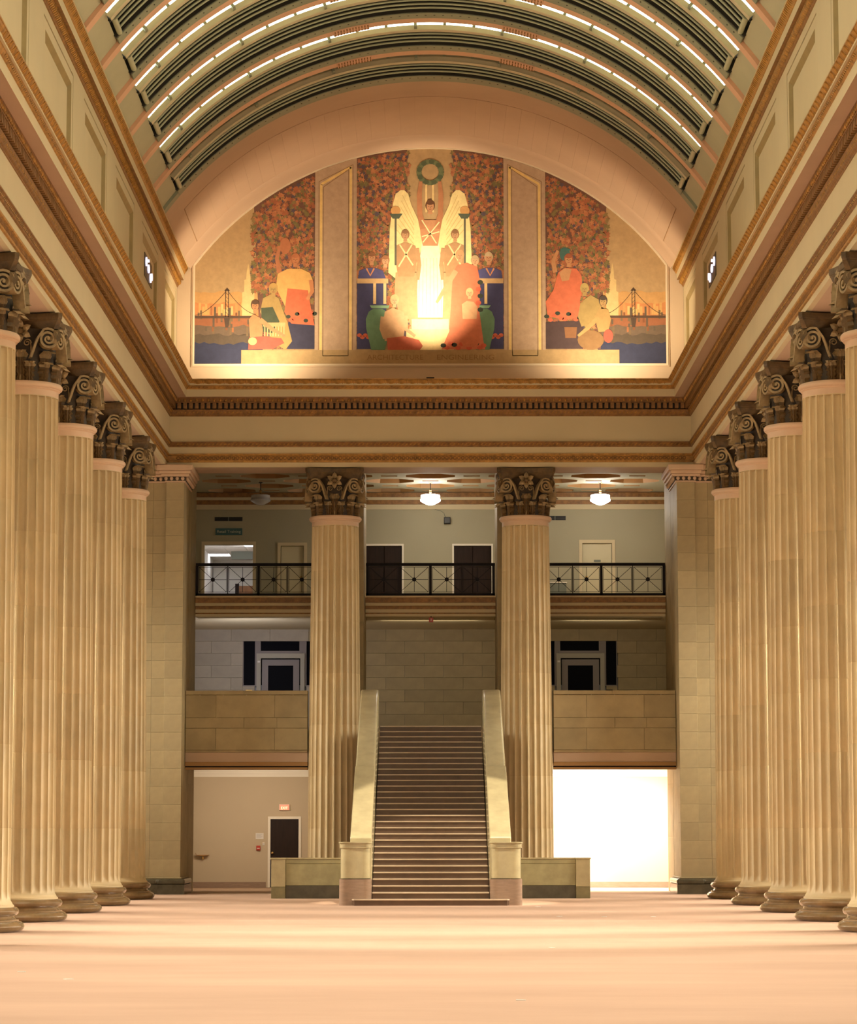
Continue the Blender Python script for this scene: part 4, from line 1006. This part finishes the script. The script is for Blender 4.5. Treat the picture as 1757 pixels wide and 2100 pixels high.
MB().box(-1.235, 1.235, top_y - SY + .31, 68.3 - SY, 3.7, NS * SR - .0).build('landing', STEPM, root)
MB().prism([(.8, 0), (.8, .2), (9.3, 3.95), (11.4, 3.95), (11.4, 0)], 'x', -1.2, 1.2).build('stair_core', STEPM, root)
for sg, nm in ((-1, 'left'), (1, 'right')):
    root = empty('stair_balustrade', (sg * 1.47, SY, 0), 'solid polished stone balustrade on the %s of the stairs' % nm, 'balustrade', 'stair balustrades')
    sl = SR / ST
    def topz(y): return 1.18 + (y) * sl
    cut = 4.1
    for name, xa, xb, ya, yb, dz, m in (('lower_wall', -.222, .235, .5, cut, .02, MARBLE_L), ('upper_wall', -.215, .225, cut + .004, 8.75, 0, MARBLE_L)):
        P = [(ya, 0), (ya, topz(ya) + dz), (yb, topz(yb) + dz)]
        P += [(yb, 0)]
        a, b = (xa, xb) if sg > 0 else (-xb, -xa)
        if name == 'lower_wall':
            o = MB().prism(P, 'x', a, b).build(name, m, root)
            bv = o.modifiers.new('round', 'BEVEL'); bv.width = .03; bv.segments = 4; bv.limit_method = 'ANGLE'
        else:
            st = [(cut + .004, 0, 0)] + [(cut + .5 + i * (8.55 - cut - .5) / 8, 0, 0) for i in range(9)]
            for i in range(1, 9):
                q = i / 8 * PI / 2; st.append((8.55 + .26 * math.sin(q), .26 * (1 - math.cos(q)), .05 * math.sin(q)))
            mb = MB(); vs = []; rr = .05
            for (y, off, up) in st:
                zt = min(topz(y), topz(8.5)) + (0 if y < 8.5 else .0); xi_, xo_ = xa + off, max(xb, xa + off + .12)
                sec = [(xi_, 0), (xi_, zt - rr)] + [(xi_ + rr - rr * math.cos(t), zt - rr + rr * math.sin(t)) for t in (.5, 1.05, 1.57)] + [(xo_ - rr + rr * math.cos(t), zt - rr + rr * math.sin(t)) for t in (1.57, 1.05, .5)] + [(xo_, zt - rr), (xo_, 0)]
                vs += [(sg * x, y, z) for x, z in sec]
            k = 10; mb.add(vs, [(k * i + j, k * i + (j + 1) % k, k * i + k + (j + 1) % k, k * i + k + j) for i in range(len(st) - 1) for j in range(k)] + [tuple(range(k)), tuple(range((len(st) - 1) * k, len(st) * k))[::-1]])
            mb.build(name, m, root, smooth=True)
    # newel pedestal
    ped = [('plinth', 0, .55, .0, MARBLE_B), ('pedestal_body', .565, 1.20, .03, MARBLE_L), ('cap_band', 1.20, 1.30, .01, MARBLE_L), ('cap_slab', 1.30, 1.325, -.012, MARBLE_L)]
    for name, z0, z1, ins, m in ped:
        xi, xo = -.225 + ins, .46 - ins; n = 6; rr = .16
        pts = []
        cen = [(xi + rr, -.22 + ins + rr), (xo - rr, -.22 + ins + rr)]
        for i in range(n + 1): a = PI + PI / 2 * i / n; pts.append((cen[0][0] + rr * math.cos(a), cen[0][1] + rr * math.sin(a)))
        for i in range(n + 1): a = 3 * PI / 2 + PI / 2 * i / n; pts.append((cen[1][0] + rr * math.cos(a), cen[1][1] + rr * math.sin(a)))
        pts += [(xo, .75 - ins), (xi, .75 - ins)]
        pts = [(sg * x, y + .36) for x, y in pts]
        MB().prism(pts, 'z', z0, z1).build(name, m, root, smooth=True)
    MB().box(-.235, .45, .19, .8, .548, .57).build('plinth_lip', TREADM, root) if False else None
    # low side wall
    root = empty('low_side_wall', (sg * 2.8, 62.9, 0), 'low green-tinged stone wall beside the foot of the stairs, %s side' % nm, 'low wall', 'low walls beside the stairs')
    xa, xb = -.90, 1.07
    def seg2(name, x0, x1, y0, y1, z0, z1, m):
        a, b = sorted((sg * x0, sg * x1)); MB().box(a, b, y0, y1, z0, z1, ch=.006).build(name, m, root)
    seg2('end_pier', .57, .90, 0, .5, .27, .90, MARBLE_L); seg2('end_pier_base', .57, .90, -.004, .5, 0, .268, DIRT); seg2('pier_cap', .55, .92, -.02, .52, .90, .935, MARBLE_L)
    seg2('wall_panel', -.85, .568, .05, .45, .30, .80, DIRTL); seg2('wall_top_band', -.85, .568, .04, .45, .802, .90, DIRTL); seg2('wall_cap', -.85, .568, .02, .47, .902, .935, MARBLE_L); seg2('wall_base', -.85, .568, .045, .45, 0, .298, DARKST)

# ------------------------------------------------------------------ the painted mural: flat paint on the end wall
mural = empty('mural', (0, YM, 13.7), 'large arched allegorical mural with foliage panels and robed figures above the end cornice', 'mural')
def mw(px, py): return ((px - 883.2) * .012785, 13.70 + (746 - py) * .01304 - 13.7)
def lc(c):
    a = lin(c); g = .3 * a[0] + .55 * a[1] + .15 * a[2]
    return tuple((v * .8 + g * .2) * .95 + .01 for v in a)
class Paint:
    def __init__(s): s.mb = MB()
    def poly(s, pts, col, layer):
        y = -.002 - .0011 * layer
        w_ = [mw(*p) for p in pts]
        tris = tessellate_polygon([[Vector((a, b, 0)) for a, b in w_]])
        fs = []
        for t in tris:
            a, b, c = (w_[i] for i in t); cr = (b[0] - a[0]) * (c[1] - a[1]) - (b[1] - a[1]) * (c[0] - a[0])
            fs.append(tuple(t) if cr > 0 else tuple(t)[::-1])
        s.mb.add([(a, y, b) for a, b in w_], fs, 0, lc(col)); return s
    def ell(s, cx, cy, rx, ry, col, layer, n=18, a0=0, a1=2 * PI):
        return s.poly([(cx + rx * math.cos(a0 + (a1 - a0) * i / n), cy + ry * math.sin(a0 + (a1 - a0) * i / n)) for i in range(n)], col, layer)
    def limb(s, pts, ws, col, layer):
        L_, R_ = [], []
        for i, p in enumerate(pts):
            a = pts[max(i - 1, 0)]; b = pts[min(i + 1, len(pts) - 1)]; dx, dy = b[0] - a[0], b[1] - a[1]; l = math.hypot(dx, dy) or 1
            wv = ws[i] / 2 if isinstance(ws, (list, tuple)) else ws / 2
            L_.append((p[0] - dy / l * wv, p[1] + dx / l * wv)); R_.append((p[0] + dy / l * wv, p[1] - dx / l * wv))
        return s.poly(L_ + R_[::-1], col, layer)
    def done(s, name): 
        o = s.mb.build(name, PAINT, mural, fix=False); return o
ringframe(0.0, .05, -.035, .018, 'frame_molding', WHITEPL, mural).location = (0, 0, -13.7)
ringframe(.05, .085, -.015, .018, 'frame_molding', PLASTER_PL, mural).location = (0, 0, -13.7)
P = Paint()
ol = [(x / .012785 + 883.2, 746 - (z - 13.70) / .01304) for x, z in mural_outline(0.0, 40)]
P.poly(ol, (190, 152, 96), 0)
def arcy(px):    # mural arc height at px
    x = (px - 883.2) * .012785; return 746 - (MH + math.sqrt(max(MR * MR - x * x, 0)) - 13.70) / .01304
P.done('painted_sky')
for side in (-1, 1):
    P = Paint()
    def mx(x): return x if side < 0 else 1766.4 - x
    def mp(pts): return [(mx(a), b) for a, b in pts]
    rnd = random.Random(3)
    for (y0, y1, c) in ((600, 625, (205, 150, 70)), (622, 650, (208, 128, 50)), (650, 672, (160, 92, 48)), (668, 690, (112, 90, 70)), (686, 706, (92, 76, 60)), (704, 746, (52, 56, 88))):
        top = [(400 + i * 10, y0 + rnd.uniform(-3, 3)) for i in range(15)]
        P.poly(mp(top + [(540, y1 + 3), (400, y1 + 3)]), c, 1 + y0 / 1000)
    for i in range(26):
        x = rnd.uniform(402, 512); h = rnd.uniform(6, 22); y = rnd.uniform(645, 690)
        P.poly(mp([(x, y), (x + 4, y), (x + 4, y - h), (x, y - h)]), rnd.choice([(140, 80, 40), (175, 100, 45), (100, 84, 66), (120, 96, 64)]), 2.2 + i * .02)
    for i in range(22):
        x = rnd.uniform(402, 510); h = rnd.uniform(8, 26)
        P.poly(mp([(x, 646), (x + 5, 646), (x + 5, 646 - h), (x, 646 - h)]), rnd.choice([(214, 160, 70), (225, 176, 90), (200, 140, 60)]), 1.9 + i * .011)
    P.poly(mp([(400, 648), (520, 648), (520, 653), (400, 653)]), (92, 66, 48), 4)
    for dx in (-3, 3): P.limb(mp([(466 + dx, 596), (466 + dx, 650)]), 1.6, (80, 58, 42), 4)
    for yy in range(600, 648, 8): P.limb(mp([(463, yy), (469, yy + 6)]), .8, (80, 58, 42), 4)
    P.poly(mp([(460, 597), (472, 597), (466, 590)]), (80, 58, 42), 4)
    P.poly(mp([(460, 653), (472, 653), (469, 672), (463, 672)]), (84, 64, 50), 4)
    P.limb(mp([(400 + 6.6 * i, 647 - 52 * (i / 10) ** 1.6) for i in range(11)]), 1.0, (84, 60, 44), 5)
    P.limb(mp([(466 + 6 * i, 595 + 50 * (1 - (1 - i / 10) ** 1.7)) for i in range(11)]), 1.0, (84, 60, 44), 5)
    P.poly(mp([(497, 650), (497, 600), (501, 598), (501, 575), (505, 573), (506, 556), (509, 540), (512, 556), (514, 573), (518, 575), (522, 600), (522, 650)]), (222, 186, 110), 3)
    P.done('painted_river_view')
    P = Paint()
    P.poly([(mx(496), 718), (mx(883.2), 718), (mx(883.2), 747.0), (mx(496), 747.0)], (186, 150, 92), 14)
    P.done('painted_plinth')
    # foliage
    P = Paint(); regions = [(520, 646, 716, .10), (732, 836, 700, .0)]
    for (xa, xb, yb, _) in regions:
        pts = [(x, arcy(x) + .5) for x in [xa + (xb - xa) * i / 10 for i in range(11)]]
        P.poly(mp(pts + [(xb, yb), (xa + (14 if xa < 600 else 0), yb)]), (120, 78, 60), 5)
    for x in (540, 603, 622, 760, 785, 805): P.poly(mp([(x, 460), (x + 8, 460), (x + 8, 640), (x, 640)]), (98, 96, 52), 6)
    cols = [(196, 112, 52), (184, 98, 46), (204, 126, 62), (176, 96, 50), (136, 116, 56), (124, 110, 58), (192, 116, 60), (164, 90, 50), (96, 80, 92), (150, 120, 60)]
    for (xa, xb, yb, _) in regions:
        n = int((xb - xa) * (yb - 330) / 20)
        for i in range(n):
            x = rnd.uniform(xa, xb + (4 if xa > 700 else 0)); y = rnd.uniform(306, yb - 4)
            if xa < 600: x = rnd.uniform(xa - 3, xb - 3)
            s_ = rnd.uniform(3.8, 6.2)
            if y < arcy(x - 5) + s_ + .5 or y < arcy(x + 5) + s_ + .5: continue
            if xa < 600 and y > 600 and x < 545: continue
            a = rnd.uniform(0, 2 * PI) if rnd.random() < .4 else PI / 2 + rnd.uniform(-.6, .6)
            star = []
            for k in range(10):
                rr = s_ * ((1.25 if k == 0 else 1.0) if k % 2 == 0 else .5); aa = a + k * PI / 5; star.append((mx(x + rr * math.cos(aa)), y + rr * math.sin(aa)))
            P.poly(star, rnd.choice(cols), 7 + rnd.random() * 3)
    P.done('painted_foliage')['kind'] = 'stuff'
    # painted pilaster with gilt lines
    P = Paint()
    xa, xb = 646, 732
    P.poly(mp([(xa, arcy(xa) + .4), (xa + 43, arcy(xa + 43) + .4), (xb, arcy(xb) + .4), (xb, 746), (xa, 746)]), (196, 162, 128), 12)
    def frame(i0, w_, col, lay):
        y0a, y0b = arcy(xa) + 6 + i0 * 1.25, arcy(xb) + 14 + i0 * 1.1
        q = [(xa + 8 + i0, y0a + 14), (xb - 8 - i0, y0b), (xb - 8 - i0, 739 - i0), (xa + 8 + i0, 739 - i0)]
        for u, v in zip(q, q[1:] + q[:1]): P.limb(mp([u, v]), w_, col, lay)
    frame(0, 1.2, (150, 110, 60), 13); frame(4.5, 5, (240, 200, 104), 12.6); frame(9, 1.2, (150, 110, 60), 14)
    P.done('painted_pilaster')
# figures
def figure(name, draw):
    P = Paint(); draw(P); P.done(name)
SK, SK2, SK3 = (206, 140, 86), (196, 124, 70), (176, 140, 62)
def head(P, x, y, hair, skin=SK, s=1.0, lay=17, cap=True):
    P.limb([(x, y + 4 * s), (x, y + 15 * s)], [7 * s, 9 * s], skin, lay - .4)
    P.ell(x, y - 2 * s, 9.5 * s, 11.5 * s, hair, lay - .3); P.ell(x, y, 7.2 * s, 9.5 * s, skin, lay)
    P.ell(x, y - 7.5 * s, 7.5 * s, 4.5 * s, hair, lay + .1)
    dk = tuple(int(c * .6) for c in skin)
    for dx in (-3, 3): P.ell(x + dx * s, y - .5 * s, 1.4 * s, .8 * s, dk, lay + .2, 8)
    P.limb([(x, y), (x + .6 * s, y + 3 * s)], .9 * s, dk, lay + .2); P.limb([(x - 2.2 * s, y + 5.4 * s), (x + 2.2 * s, y + 5.4 * s)], 1.0 * s, (150, 70, 50), lay + .2)
def center(P):
    # pale wings and draped white robe
    for s_ in (-1, 1):
        m = lambda pts: [(883.2 + s_ * (883.2 - a), b) for a, b in pts]
        P.poly(m([(822, 390), (812, 398), (806, 420), (800, 470), (797, 560), (812, 572), (850, 560), (868, 500), (858, 450), (844, 420), (838, 398), (830, 390)]), (248, 222, 140), 11)
        for k in range(7): P.limb(m([(826 - k * 2, 400 + k * 12), (850, 452 + k * 10)]), 1.2, (226, 188, 100), 11.5)
        P.limb(m([(869, 470), (862, 440), (861, 400), (864, 372)]), [13, 11, 10, 7], SK2, 16)
    P.poly([(866, 500), (858, 560), (853, 652), (914, 652), (909, 560), (901, 500)], (255, 240, 190), 15)
    for k in range(7): P.limb([(862 + k * 7, 530), (859 + k * 8, 648)], 1.1, (236, 208, 140), 15.5)
    P.poly([(861, 452), (905, 452), (903, 480), (899, 505), (868, 505), (863, 480)], SK, 15.8)
    for a, b in (((866, 452), (896, 500)), ((902, 456), (868, 498)), ((866, 486), (902, 476))): P.limb([a, b], 2.4, (250, 228, 160), 16.4)
    head(P, 883.2, 424, (110, 66, 34), SK, 1.05, 17)
    for k in range(26):
        a = 2 * PI * k / 26; P.ell(883.2 + 23 * math.cos(a), 353 + 22 * math.sin(a), 6, 5.4, [(96, 110, 72), (112, 122, 78), (86, 98, 66)][k % 3], 13 + .1 * (k % 3), 7)
    for dx in (-8, 6): P.limb([(883 + dx, 378), (883 + dx, 436)], 4, (238, 200, 120), 12.5)
    P.poly([(845, 655), (921, 655), (921, 676), (845, 676)], (246, 220, 150), 13); P.poly([(834, 676), (932, 676), (932, 718), (834, 718)], (238, 206, 132), 12.8)
figure('painted_winged_figure', center)
for s_, nm in ((-1, 'left'), (1, 'right')):
    M = lambda pts: [(883.2 + s_ * (a - 883.2) * -1 if s_ > 0 else a, b) for a, b in pts]
    mxx = lambda x: x if s_ < 0 else 1766.4 - x
    def torch(P):
        P.limb(M([(812, 446), (812, 545)]), 4, (104, 100, 80), 15.9); P.poly(M([(799, 439), (826, 439), (819, 449), (806, 449)]), (86, 98, 80), 16); P.ell(mxx(812), 432, 10, 9, (222, 158, 70), 15.8)
    figure('painted_torch', torch)
    def guard(P):
        P.poly(M([(810, 600), (812, 560), (855, 560), (858, 655), (820, 655)]), (196, 150, 96), 15.2)
        P.poly(M([(812, 505), (832, 497), (853, 505), (857, 530), (850, 568), (817, 568), (811, 530)]), (186, 138, 84), 15.5)
        P.limb(M([(856, 510), (861, 545), (858, 575)]), [9, 8, 6], (190, 142, 88), 15.6)
        P.limb(M([(820, 502), (848, 545)]), 3, (240, 210, 140), 16); P.limb(M([(846, 502), (818, 548)]), 3, (240, 210, 140), 16)
        head(P, mxx(832), 483, (150, 104, 60), (200, 146, 92), .9, 17)
    figure('painted_bare_chested_man', guard)
    def elders(P):
        P.poly(M([(733, 580), (795, 580), (790, 716), (733, 716)]), (66, 66, 112), 13.5)
        P.poly(M([(735, 572), (737, 556), (752, 550), (770, 550), (786, 556), (792, 572)]), (84, 82, 140), 15)
        P.limb(M([(752, 551), (760, 566), (768, 551)]), 3.5, (222, 140, 80), 15.6)
        head(P, mxx(763), 530, (200, 168, 120) if s_ > 0 else (150, 92, 48), SK, .95, 16.5)
        head(P, mxx(791), 536, (190, 160, 110) if s_ > 0 else (170, 108, 60), (214, 160, 110), .9, 16)
        P.poly(M([(733, 572), (797, 572), (797, 582), (733, 582)]), (216, 172, 108), 15.2)
        for x in (766, 787): P.poly(M([(x, 582), (x + 6, 582), (x + 6, 624), (x, 624)]), (230, 190, 120), 15.3)
        for k in range(7): P.ell(mxx(738 + k * 6), 688 + (k % 2) * 4, 5, 4, (214, 88, 40), 14.2, 8)
    figure('painted_blue_robed_pair', elders)
    def vase(P):
        P.poly(M([(757, 640), (751, 655), (752, 675), (758, 700), (762, 718), (790, 718), (797, 690), (799, 660), (794, 640), (785, 634), (766, 634)]), (98, 142, 104), 16)
        P.poly(M([(759, 627), (800, 627), (797, 633), (763, 633)]), (128, 172, 128), 16.2)
    figure('painted_green_vase', vase)
def sitter_l(P):
    P.poly([(786, 665), (790, 640), (806, 632), (828, 640), (833, 660), (828, 694), (790, 700)], (206, 156, 104), 17)
    P.limb([(786, 650), (783, 675), (790, 695)], [9, 8, 7], (206, 156, 104), 17.1); P.limb([(832, 648), (834, 676), (852, 690)], [9, 8, 6], (206, 156, 104), 17.1)
    P.poly([(794, 694), (830, 690), (860, 698), (868, 710), (862, 718), (796, 718)], (206, 92, 52), 17.4); head(P, 810, 617, (214, 166, 104), (210, 160, 108), .95, 18)
figure('painted_seated_man', sitter_l)
def robed_r(P):
    P.poly([(930, 560), (938, 545), (958, 540), (980, 548), (986, 580), (984, 640), (992, 700), (996, 717), (906, 717), (922, 680), (926, 620)], (222, 112, 62), 16.6)
    P.limb([(936, 556), (918, 586), (902, 612), (896, 622)], [11, 9, 7, 5], (214, 150, 96), 17.4)
    head(P, 944, 525, (206, 150, 90), (212, 150, 96), .95, 17.6)
    for k in range(12): P.ell(910 + k * 7.5, 709 + 5 * math.sin(k * 2), 6, 4.5, (222, 84, 38) if k % 3 else (58, 60, 48), 17.2, 8)
    for k in range(5): P.ell(986 - (k % 2) * 4, 580 + k * 14, 6, 5, (222, 88, 40) if k % 2 else (60, 66, 54), 17.1, 8)
figure('painted_orange_robed_woman', robed_r)
def child(P):
    P.poly([(948, 625), (958, 618), (972, 620), (980, 630), (978, 660), (950, 660)], (216, 160, 104), 18); P.poly([(949, 655), (979, 655), (985, 700), (978, 712), (952, 712), (945, 700)], (220, 112, 58), 18.1)
    head(P, 964, 602, (222, 180, 110), (218, 160, 104), .8, 18.5)
figure('painted_child', child)
def left_woman(P):
    P.limb([(573, 560), (568, 530), (574, 505)], [10, 8, 6], (196, 116, 62), 15)
    P.ell(585, 505, 11, 17, (196, 112, 56), 14.8)
    P.poly([(566, 590), (570, 562), (590, 552), (618, 552), (636, 560), (643, 578), (640, 600), (628, 640), (600, 650), (586, 630)], (232, 172, 70), 15.5)
    P.poly([(590, 592), (632, 596), (640, 640), (646, 668), (598, 664), (584, 640)], (216, 98, 44), 16)
    P.poly([(592, 660), (646, 662), (646, 716), (590, 716)], (58, 56, 84), 15.4)
    for k in range(10): P.ell(592 + k * 6, 650 + 8 * math.sin(k * 1.3), 5, 4, (222, 90, 40) if k % 3 else (58, 66, 52), 16.5, 8)
    P.limb([(638, 575), (641, 598), (630, 615)], [9, 8, 6], (208, 128, 66), 16.2); head(P, 606, 533, (190, 104, 48), (204, 124, 62), 1.0, 17)
figure('painted_yellow_robed_woman', left_woman)
def left_green(P):
    P.poly([(534, 640), (540, 612), (556, 604), (572, 612), (582, 640), (590, 660), (600, 700), (586, 718), (560, 700)], (178, 142, 66), 16.6)
    P.poly([(536, 632), (560, 630), (574, 660), (560, 684), (538, 680)], (74, 84, 60), 17); head(P, 561, 594, (196, 150, 60), (182, 144, 68), 1.0, 17.4)
figure('painted_kneeling_figure', left_green)
def left_sit(P):
    P.poly([(511, 655), (520, 645), (534, 652), (540, 676), (538, 696), (514, 696)], (196, 130, 72), 17.6); P.limb([(534, 656), (560, 676), (586, 690)], [10, 8, 5], (200, 134, 76), 17.9)
    P.poly([(512, 692), (540, 690), (578, 694), (584, 704), (560, 716), (510, 717)], (196, 78, 54), 17.8); P.ell(519, 700, 9, 8, (206, 170, 104), 18)
    head(P, 524, 628, (96, 66, 44), (198, 130, 72), .95, 18.2)
    P.poly([(540, 662), (586, 662), (586, 670), (540, 670)], (206, 164, 96), 17.5)
    for k in range(8): P.limb([(544 + k * 5.6, 670), (544 + k * 5.6, 690)], 2.2, (214, 176, 110), 17.5)
figure('painted_seated_builder', left_sit)
def right_woman(P):
    P.ell(1160, 522, 11, 14, (66, 112, 104), 14.6); P.poly([(1150, 511), (1172, 511), (1170, 515), (1152, 515)], (60, 118, 110), 14.8)
    P.limb([(1140, 560), (1136, 535), (1146, 515)], [10, 8, 6], (206, 140, 78), 15)
    P.poly([(1146, 560), (1160, 550), (1184, 552), (1194, 566), (1196, 590), (1190, 620), (1198, 652), (1160, 656), (1124, 650), (1120, 620), (1136, 596)], (222, 102, 50), 15.5)
    P.poly([(1148, 560), (1160, 551), (1174, 553), (1168, 576), (1154, 578)], (208, 144, 84), 15.9)
    for k in range(11): P.ell(1122 + k * 7.5, 650 + 7 * math.sin(k * 1.7), 5.5, 4.2, (222, 92, 42) if k % 3 else (56, 66, 54), 16.2, 8)
    P.poly([(1120, 662), (1196, 658), (1200, 700), (1196, 716), (1120, 716)], (82, 60, 62), 15.2); head(P, 1168, 534, (170, 84, 40), (206, 138, 78), 1.0, 17)
figure('painted_seated_orange_woman', right_woman)
def right_pair(P):
    P.poly([(1190, 640), (1196, 618), (1212, 606), (1230, 616), (1236, 640), (1220, 668), (1206, 676), (1194, 664)], (176, 144, 70), 16.8); P.limb([(1196, 622), (1190, 650), (1196, 670)], [9, 8, 6], (176, 144, 70), 17); head(P, 1200, 594, (192, 160, 74), (178, 146, 72), .95, 17.4)
    P.poly([(1220, 650), (1232, 630), (1248, 636), (1254, 656), (1248, 680), (1228, 682)], (186, 146, 72), 17.6); P.limb([(1228, 652), (1206, 674), (1186, 690)], [9, 8, 5], (190, 150, 76), 17.8); head(P, 1238, 620, (84, 70, 60), (188, 146, 76), .95, 18)
    P.ell(1212, 698, 27, 20, (150, 108, 56), 17.5); P.ell(1248, 690, 10, 14, (190, 80, 56), 17.7); P.poly([(1158, 672), (1184, 672), (1182, 694), (1160, 694)], (150, 96, 50), 17.2)
figure('painted_kneeling_pair', right_pair)
LETM = mat('painted_lettering', (.30, .17, .07), .7)
for s_, x0, x1 in (('ARCHITECTURE', 754, 869), ('ENGINEERING', 897, 1014)):
    xa, za = mw((x0 + x1) / 2, 733.5)
    text('painted_inscription', s_, LETM, (xa, -.0185, za), .19, mural, .001, width=(x1 - x0) * .012785)
# uplights standing on the cornice ledge, aimed at the mural
def ledge_lamp(x, y, tx, tz, power, ang, label, blend=1.0, col=WARM):
    r = empty('ledge_floodlight', (x, y, 12.86), label, 'floodlight', 'floodlights on the cornice ledge')
    MB().box(-.12, .12, -.08, .08, 0, .015).build('stand', BLACK, r); MB().box(-.10, .10, -.05, .05, .015, .06).build('lamp_housing', BLACK, r)
    l = bpy.data.lights.new('ledge_spot', 'SPOT'); l.energy = power; l.color = col; l.spot_size = D(ang); l.spot_blend = blend; l.shadow_soft_size = .08
    o = bpy.data.objects.new('ledge_spot', l); COL.objects.link(o); o.location = (x, y, 12.97)
    o.rotation_euler = (Vector((tx, YM, tz)) - Vector((x, y, 12.97))).to_track_quat('-Z', 'Y').to_euler()
l = bpy.data.lights.new('vault_spot', 'SPOT'); l.energy = 17000; l.color = (1.0, .88, .66); l.spot_size = D(15.5); l.spot_blend = .12; l.shadow_soft_size = .12
o = bpy.data.objects.new('vault_spot', l); COL.objects.link(o); o.location = (1.8, 52.2, 18.9)
o.rotation_euler = (Vector((.25, 58.6, 1.2)) - Vector(o.location)).to_track_quat('-Z', 'Y').to_euler()
ledge_lamp(0, 66.95, 0, 15.9, 2300, 54, 'floodlight hidden on the end cornice below the mural centre')
ledge_lamp(-4.4, 67.2, -4.8, 15.8, 1050, 135, 'floodlight hidden on the end cornice below the left mural panel')
ledge_lamp(4.4, 67.2, 4.8, 15.8, 900, 135, 'floodlight hidden on the end cornice below the right mural panel')
# tiny scraps on the carpet
for px, y, where in ((1235, 49.6, 'left one of two scraps level with the far right columns'), (1335, 49.6, 'right one of two scraps level with the far right columns'), (1144, 49.8, 'in front of the right low wall, beside the pair of scraps'),
                     (1101, 55.9, 'just right of the stair foot, closest to the stairs'), (1128, 36.6, 'in the middle distance right of the stairs'), (1065, 25.4, 'nearest the viewer, right of centre'),
                     (150, 29.0, 'on the left foreground carpet, inner one of two'), (55, 30.5, 'on the left foreground carpet, outer one of two')):
    o = MB().prism([(-.03, -.05), (.035, -.04), (.025, .05), (-.02, .045)], 'z', 0, .006).build('paper_scrap', PAPER)
    o.location = ((px - 883) * y / 5509, y, 0.0005); o.rotation_euler = (0, 0, px * .37)
    tag(o, 'tiny white paper scrap ' + where, 'scrap', 'paper scraps on the carpet')
